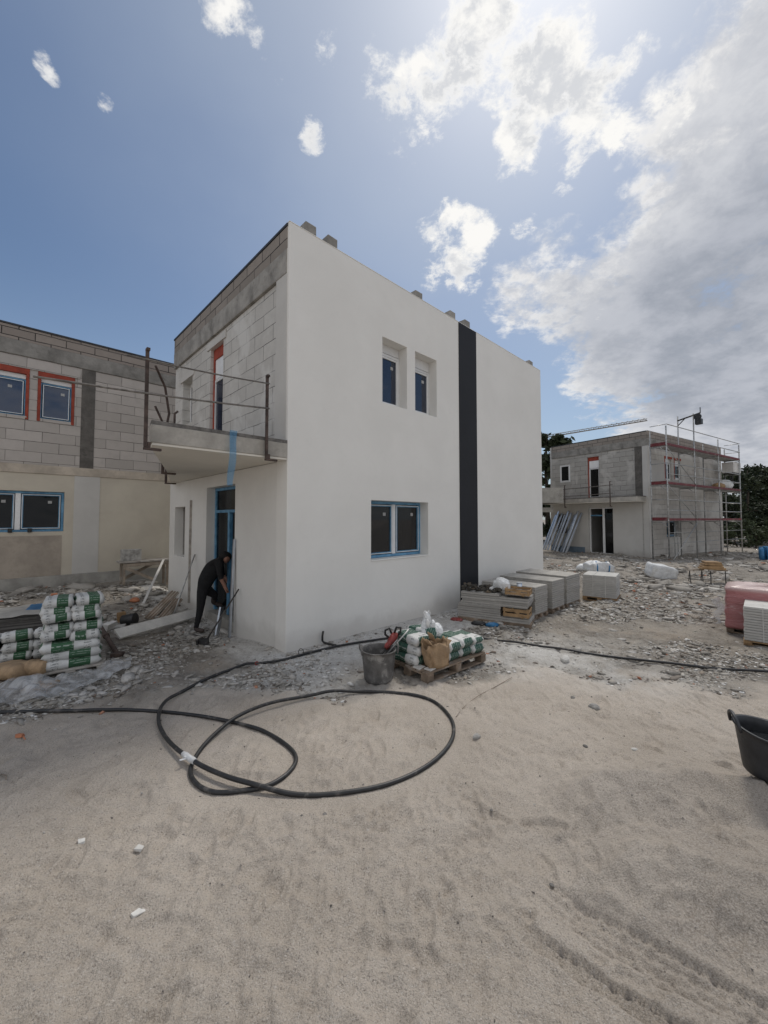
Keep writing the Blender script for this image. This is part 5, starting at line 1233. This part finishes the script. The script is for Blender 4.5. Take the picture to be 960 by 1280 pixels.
# torn open paper sack, standing
def open_sack():
    o = thing('open_sack', 'torn open brown paper sack standing at the front corner of the pallet', 'sack', tuple(PF(.27, .10, .127)), PR - R(8)); n = 28; rows = 9; m = MB()
    for k in range(rows + 1):
        f = k / rows; hx = .145 + .03 * f; hy = .085 + .02 * f - .05 * max(0, f - .7)
        for i in range(n):
            a = 2 * math.pi * i / n; ca, sa = math.cos(a), math.sin(a); e = .45
            x = hx * math.copysign(abs(ca) ** e, ca); y = hy * math.copysign(abs(sa) ** e, sa)
            z = .27 * f + (.03 * math.sin(3 * a + 1) + .025 * math.sin(7 * a) + .05 * max(0, sa)) * max(0, f - .6) * 2
            w = .012 * math.sin(5 * a + 6 * f) + .008 * math.sin(9 * a - 11 * f)
            m.v.append((x + w - .035 * f, y + w * .6, z))
    for k in range(rows):
        for i in range(n): m.face((k * n + i, k * n + (i + 1) % n, (k + 1) * n + (i + 1) % n, (k + 1) * n + i), 0, True)
    m.face(tuple(range(n))[::-1])
    b = m.build('paper', 'kraft', o); sol = b.modifiers.new('solid', 'SOLIDIFY'); sol.thickness = .004
    for (x, y, z, dx, dz, w) in ((-.12, -.03, .285, -.09, .07, .15), (-.02, .05, .31, -.05, .08, .13), (.09, -.02, .26, .10, .05, .12)):
        m = MB(); q = [(x, y - w / 2, z - .03), (x, y + w / 2, z - .03), (x + dx, y + w * .4, z + dz), (x + dx * .8, y - w * .45, z + dz * .7), (x + dx * .5, y, z + dz * .85)]
        m.raw(q, [(0, 1, 2, 4), (0, 4, 3)]); fl = m.build('flap', 'kraft', o); sol = fl.modifiers.new('solid', 'SOLIDIFY'); sol.thickness = .004
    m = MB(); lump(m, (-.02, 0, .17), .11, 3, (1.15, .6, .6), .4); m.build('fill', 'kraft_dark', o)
open_sack()
# clear plastic bag with handles, standing on the bags
cb = thing('plastic_bag', 'white and green plastic bag bunched upright on top of the pallet load', 'plastic bag', tuple(PF(.46, .40, .36)), .4)
m = MB(); rr = random.Random(2)
for (x, y, z, r, sx, sz) in ((0, 0, .07, .10, 1.1, .8), (.03, 0, .15, .08, 1, 1.1), (-.05, .02, .17, .065, .8, 1.5), (.09, -.01, .08, .07, .9, 1), (-.03, 0, .25, .045, .7, 1.5)): lump(m, (x, y, z), r, int(r * 1000), (sx, .8, sz), .9, 3)
m.build('body', 'bag_white', cb)
m = MB(); lump(m, (-.055, -.045, .19), .045, 71, (.7, .5, 1.5), .5, 2); m.build('print', 'bag_print_teal', cb)
for s_ in (-1, 1):
    m = MB(); m.tube([(-.03 + s_ * .03, 0, .27), (-.04 + s_ * .045, .01, .32), (-.04 + s_ * .03, 0, .345), (-.04 + s_ * .008, 0, .30)], .010, 6); m.build('handle', 'bag_white', cb)
# spare deck tiles on the empty left end of the pallet
for k, (x, y) in enumerate(((.06, .20), (.13, .08))):
    m = MB(); m.box(-.06, -.05, 0, .06, .05, .012, 0, .004); tag(m.build('tile', 'chip', None, .002, loc=PF(x, y, .126), rz=PR + .1), ['small pale tile on the bare pallet corner, farther one', 'small pale tile on the bare pallet corner, nearer one'][k], 'tile')
# mixing drill standing in the grey bucket
bk = at(471, 855) + Vector((.02, .13, 0)); a = bk + Vector((.0, .03, .24)); top = up_at(495, 792, bk.y + .25); d = (top - a).normalized()
dr = thing('mixing_drill', 'dusty red mixing drill with two black handles propped in the grey bucket', 'drill', tuple(a))
L_ = (top - a).length; sdv = Vector((1, .25, .1)).normalized()
m = MB(); m.tube([(0, 0, 0), d * (L_ - .2)], .012, 8); m.build('shaft', 'dark_steel', dr)
m = MB(); m.tube([d * (L_ - .24), d * (L_ - .20), d * (L_ - .12), d * (L_ - .05), d * L_], [.022, .036, .042, .05, .038], 14); m.build('motor', 'red_tool', dr)
for s in (-1, 1):
    c = d * (L_ - .07); m = MB(); m.tube([c + sdv * (s * .04), c + sdv * (s * .10) + Vector((0, 0, .06)), c + sdv * (s * .10) + Vector((0, 0, .11)), c + sdv * (s * .045) + Vector((0, 0, .125)), c + sdv * (s * .02) + Vector((0, 0, .06))], .014, 8); m.build('handle', 'black_plastic', dr)
a = bk + Vector((.08, .05, .26)); b = up_at(511, 787, bk.y + .12); m = MB(); m.tube([(0, 0, 0), b - a], .009, 8); tag(m.build('steel_rod', 'steel_tube', None, loc=a), 'thin steel rod slanting out of the grey bucket', 'rod')

# ------------------------------------------------------------------ pallets of paving slabs along the facade
def hp_(u, v, z=0): x, y, _ = house_pt(u, v); return Vector((x, y, hz(x, y) + z))
def slab_stack(p, rz, Lx, Ly, H_, label, light=False, plabel=None, h=.09, group='stacks of paving slabs', wood='pallet_wood'):
    pallet(p, rz, Lx, Ly, plabel, wood, h, 'pallets under the paving slabs')
    f = frame_of(p, rz); n = max(3, int((H_ - h) / .04)); st = thing('slab_stack', label, 'paving slabs', tuple(f(0, 0, h + .002)), rz, group)
    m = MB(); rr = random.Random(len(label))
    for k in range(n):
        j = rr.uniform(-.006, .006); m.box(.01 + j, .01 + rr.uniform(-.006, .006), k * .04, Lx - .01 + j, Ly - .01 + rr.uniform(-.006, .006), k * .04 + .0385)
    m.build('slabs', 'paver_side_light' if light else 'paver_side', st, .003)
    m = MB(); nx = 3
    for i in range(nx): m.box(.012 + (Lx - .024) * i / nx + .002, .012, n * .04 + .0005, .012 + (Lx - .024) * (i + 1) / nx - .002, Ly - .012, n * .04 + .03)
    m.build('top_slab', 'paver_top_light' if light else 'paver_top', st, .004)
    for x in ((.22, Lx - .24) if light else ()):
        m = MB(); m.box(x, .002, 0, x + .014, .0085, n * .04 + .03); m.box(x, .002, n * .04 + .0305, x + .014, Ly - .002, n * .04 + .033); m.build('strap', 'paver_top_light', st)
for (u0, u1, v0, v1, H_, w) in ((4.28, 4.84, -1.66, -.5, .60, 'first stack behind the wooden crates'), (5.0, 5.62, -1.68, -.5, .63, 'second stack behind the wooden crates'), (5.84, 6.62, -1.64, -.45, .65, 'third stack behind the wooden crates')):
    slab_stack(hp_(u0, v0), ANG, u1 - u0, v1 - v0, H_, 'grey paving slabs along the facade, ' + w, False, 'pallet under the ' + w + ' of slabs')
pe = at(728, 750); slab_stack(pe, R(-36), .72, .8, .60, 'grey paving slabs farthest along the row, turned to face the sand', True, 'yellowish pallet under the farthest stack of slabs', .10, wood='raw_wood')
pg = at(931, 806); slab_stack(pg + Vector((-.02, 0, 0)), R(-44), 1.2, .8, .575, 'pale strapped paving slabs cut by the right edge of the photo', True, 'pallet under the pale slabs at the right edge', .075, wood='raw_wood')
# first pallet: slabs, crates and rubbish
q0 = hp_(3.36, -.62); q1 = hp_(3.74, -1.88); d = q1 - q0; rz = math.atan2(d.y, d.x); C1 = frame_of(q0, rz)
st = thing('slab_stack', 'uneven stack of grey slabs nearest the black stripe, heaped with rubbish', 'paving slabs', tuple(q0), rz, 'stacks of paving slabs')
m = MB(); rr = random.Random(9); sl = 0
for k in range(11):
    j = rr.uniform(-.02, .015); x1 = 1.24 if k < 2 else (.74 + rr.uniform(-.02, .02) if k < 6 or k > 9 else 1.22 + rr.uniform(-.02, .02)); m.box(-.01 + j + (.03 if k > 5 else -.03), rr.uniform(-.015, .015), .04 + k * .044, x1, .72, .04 + k * .044 + .0428)
m.build('slabs', 'paver_side', st, .004)
m = MB(); m.box(-.05, -.03, -.04, 1.26, .70, .038, 0, .01); m.build('base_boards', 'pallet_wood', st, .006)
def crate(p, rz, Lx, Ly, H_, label):
    c = thing('wooden_crate', label, 'crate', tuple(p), rz, 'small wooden crates on the slabs')
    for (x, y) in ((0, 0), (Lx - .03, 0), (0, Ly - .03), (Lx - .03, Ly - .03)):
        m = MB(); m.box(x, y, 0, x + .03, y + .03, H_); m.build('corner_post', 'raw_wood', c, .002)
    for k in range(2):
        z = .01 + k * (H_ * .52); hgt = H_ * .36
        for (x0, y0, x1, y1) in ((0, -.008, Lx, -.0005), (0, Ly + .0005, Lx, Ly + .008), (-.008, 0, -.0005, Ly), (Lx + .0005, 0, Lx + .008, Ly)):
            m = MB(); m.box(x0, y0, z, x1, y1, z + hgt, 0, .001); m.build('side_slat', 'raw_wood', c, .001)
    m = MB(); m.box(.001, .001, -.004, Lx - .001, Ly - .001, .006); m.build('bottom', 'old_wood', c)
    m = MB(); m.beam((Lx * .35, -.012, H_), (Lx * .8, -.012, .0), .006, .04); m.build('diagonal', 'raw_wood', c)
crate(C1(.80, -.02, .145), rz, .43, .32, .155, 'lower wooden crate tucked between the grey slabs')
crate(C1(.83, .0, .53), rz, .41, .30, .11, 'upper wooden crate lying on top of the grey slabs')
m = MB(); lump(m, (0, 0, .10), .15, 21, (1, .8, 1.1), .6, 3); lump(m, (-.1, .02, .02), .09, 22, (1.2, .8, .6), .6, 2); tag(m.build('white_sack', 'bag_white', None, loc=C1(.68, .28, .53), rz=rz), 'crumpled white plastic sack on top of the rubbish heap beside the crate', 'sack')
m = MB(); m.tube([(0, 0, 0), (0, 0, .13)], .05, 14); m.tube([(0, 0, .131), (0, 0, .14)], .053, 14); tag(m.build('tin_can', 'zinc', None, loc=C1(.98, .55, .535)), 'small grey tin can standing behind the upper crate', 'can')
rg = np.random.default_rng(5); n = 170; fx = rg.uniform(.0, .72, n); fy = rg.uniform(.04, .66, n); pts = np.array([C1(a, b, .53 + max(0, .05 + .05 * math.sin(a * 9 + b * 5)) * rg.uniform(0, 1)) for a, b in zip(fx, fy)])
rock_batch('rubbish', island_mat('rubbish_tone', (.03, .027, .023), (.08, .07, .055), (.16, .12, .08)), pts, rg.uniform(.012, .05, n), 'dark rubbish and clods heaped on the uneven slab stack', 'rubbish', .5, 8)
for (px, py, mt, lab, nm_) in ((598, 781, 'black_plastic', 'black rubbish bag at the foot of the uneven slab stack', 'rubbish_bag'), (616, 783, 'tarp_blue', 'dark blue rag at the foot of the uneven slab stack', 'rag'), (571, 776, 'red_tool', 'red rag lying by the black stripe at the wall foot', 'rag')):
    m = MB(); lump(m, (0, 0, .02), .085, int(px), (1.5, .7, .5), .6, 2); tag(m.build(nm_, mt, None, loc=at(px, py)), lab, 'rubbish')

# red film-wrapped pallet at the right edge
pr = at(908, 790); pallet(pr, R(-44), 1.3, .9, 'dark pallet under the pink film wrapped bricks', 'pallet_wood', .08)
o = thing('wrapped_bricks', 'pallet of red bricks wrapped in pinkish film at the right edge', 'bricks', tuple(frame_of(pr, R(-44))(-.02, -.02, .082)), R(-44)); nx, ny = 26, 18; m = MB()
def sup(i, n, j, k, Lx, Ly, H_):
    a = 2 * math.pi * i / n; e = .15; x = math.copysign(abs(math.cos(a)) ** e, math.cos(a)); y = math.copysign(abs(math.sin(a)) ** e, math.sin(a)); f = j / k
    if f < .86: s = 1 + .010 * math.sin(f * 24) + .006 * math.sin(7 * a + 9 * f) - .025 * f; z = H_ * f / .86
    else: s = max(0, 1 - (f - .86) / .14) ** .7 * .972; z = H_ + .012 + .02 * math.sin(5 * a) * (f - .86) * 7 + .02 * math.sin((f - .86) * 20)
    return (Lx / 2 + x * Lx / 2 * s, Ly / 2 + y * Ly / 2 * s, z)
for j in range(21):
    for i in range(56): m.v.append(sup(i, 56, j, 20, 1.3, .9, .68))
for j in range(20):
    for i in range(56): m.face((j * 56 + i, j * 56 + (i + 1) % 56, (j + 1) * 56 + (i + 1) % 56, (j + 1) * 56 + i), 0, True)
m.face(tuple(range(56))[::-1]); m.build('film_wrap', 'pink_wrap', o)
m = MB()
for i in range(9):
    a = -.02 - .01 * i; m.v += [(-.03 - .04 * math.sin(i), .05 + .03 * i, .05 + .05 * i), (-.13 + .05 * math.sin(i * 1.7), .02 + .03 * i, .03 + .055 * i)]
for i in range(8): m.face((2 * i, 2 * i + 1, 2 * i + 3, 2 * i + 2), 0, True)
m.build('loose_film', 'film', o)

# ------------------------------------------------------------------ things before the right-hand house
def soft_box(name, px, py, Lx, Ly, H_, rot, matn, label, cat, seed, rough=.14):
    bm = bmesh.new(); bmesh.ops.create_cube(bm, size=1); bmesh.ops.subdivide_edges(bm, edges=bm.edges, cuts=7, use_grid_fill=True); rr = random.Random(seed); ph = [rr.uniform(0, 6) for _ in range(6)]
    for v in bm.verts:
        x, y, z = v.co; k = 1 - min(.16, rough * .8) * (abs(x) * 2) ** 4 * (abs(z) * 2) ** 4 - min(.1, rough * .6) * (abs(y) * 2) ** 4 * (abs(z) * 2) ** 4
        w = rough * (.35 * math.sin(9 * x + ph[0] + 4 * z) * math.cos(8 * y + ph[1]) + .3 * math.sin(13 * z + 7 * x + ph[2]))
        v.co = Vector((x * Lx * (k + w * .3), y * Ly * (k + w * .3), (z + .5) * H_ * (1 + w * (z + .5))))
    m = MB(); m.raw([v.co for v in bm.verts], [tuple(v.index for v in f.verts) for f in bm.faces], 0, True); bm.free()
    o = m.build(name, matn, None, loc=at(px, py)); o.rotation_euler = rot; return tag(o, label, cat)
bb = soft_box('big_bag', 748, 716, .78, .5, .36, (0, .05, .2), 'bag_white', 'slumped white bulk bag with dark straps before the grey house', 'bulk bag', 4, .3)
m = MB(); m.tube([(-.24, -.25, .02), (-.26, -.27, .24), (-.22, -.14, .39)], .02, 6); m.build('strap', 'tarp_blue', bb)
m = MB(); m.tube([(.18, -.26, .03), (.2, -.27, .24), (.16, -.14, .39)], .02, 6); m.build('strap', 'tarp_blue', bb)
q = at(731, 713); m = MB(); lump(m, (0, 0, .08), .22, 6, (1.3, .8, .7), .6, 2); tag(m.build('sack', 'bag_white', None, loc=q), 'small crumpled white sack left of the slumped bulk bag', 'sack')
soft_box('wrapped_pack', 824, 722, .72, .6, .44, (.06, .22, -.25), 'bag_white', 'tilted white film wrapped pack lying before the scaffold', 'pack', 8, .07)
def sawhorse(px, py, label, rz):
    h = thing('sawhorse', label, 'sawhorse', tuple(at(px, py)), rz, 'folding trestles before the scaffold')
    for x in (-.2, .2):
        for s in (-1, 1):
            m = MB(); m.tube([(x + s * .11, s * .16, -.06), (x, 0, .36)], .013, 6); m.build('leg', 'dark_steel', h)
    m = MB(); m.box(-.26, -.025, .355, .26, .025, .40); m.build('rail', 'old_wood', h, .004)
sawhorse(870, 728, 'left dark trestle under the brown planks before the scaffold', .1); sawhorse(898, 729, 'right dark trestle under the brown planks before the scaffold', -.1)
q = at(885, 729); ob = thing('planks', 'pile of short brown planks lying on the two dark trestles', 'planks', (q.x, q.y, q.z + .41), -.35)
for k in range(4):
    m = MB(); m.box(-.18 + .03 * k, -.16, k * .06, .38 - .03 * k, .18, k * .06 + .056, 0, .012); m.build('plank', 'raw_wood', ob, .005)
q = at(957, 701); ob = thing('blue_bundle', 'bundle of upright blue tubes at the right edge before the trees', 'tubes', tuple(q))
for k in range(9):
    a = k * .7; x, y = .26 * math.cos(a) * (k % 3) / 2, .26 * math.sin(a) * (k % 3) / 2; m = MB(); m.tube([(x, y, -.05), (x * 1.1, y * 1.1, .62 + .06 * math.sin(k * 2.3))], .085, 8); m.build('tube', 'tarp_blue', ob)
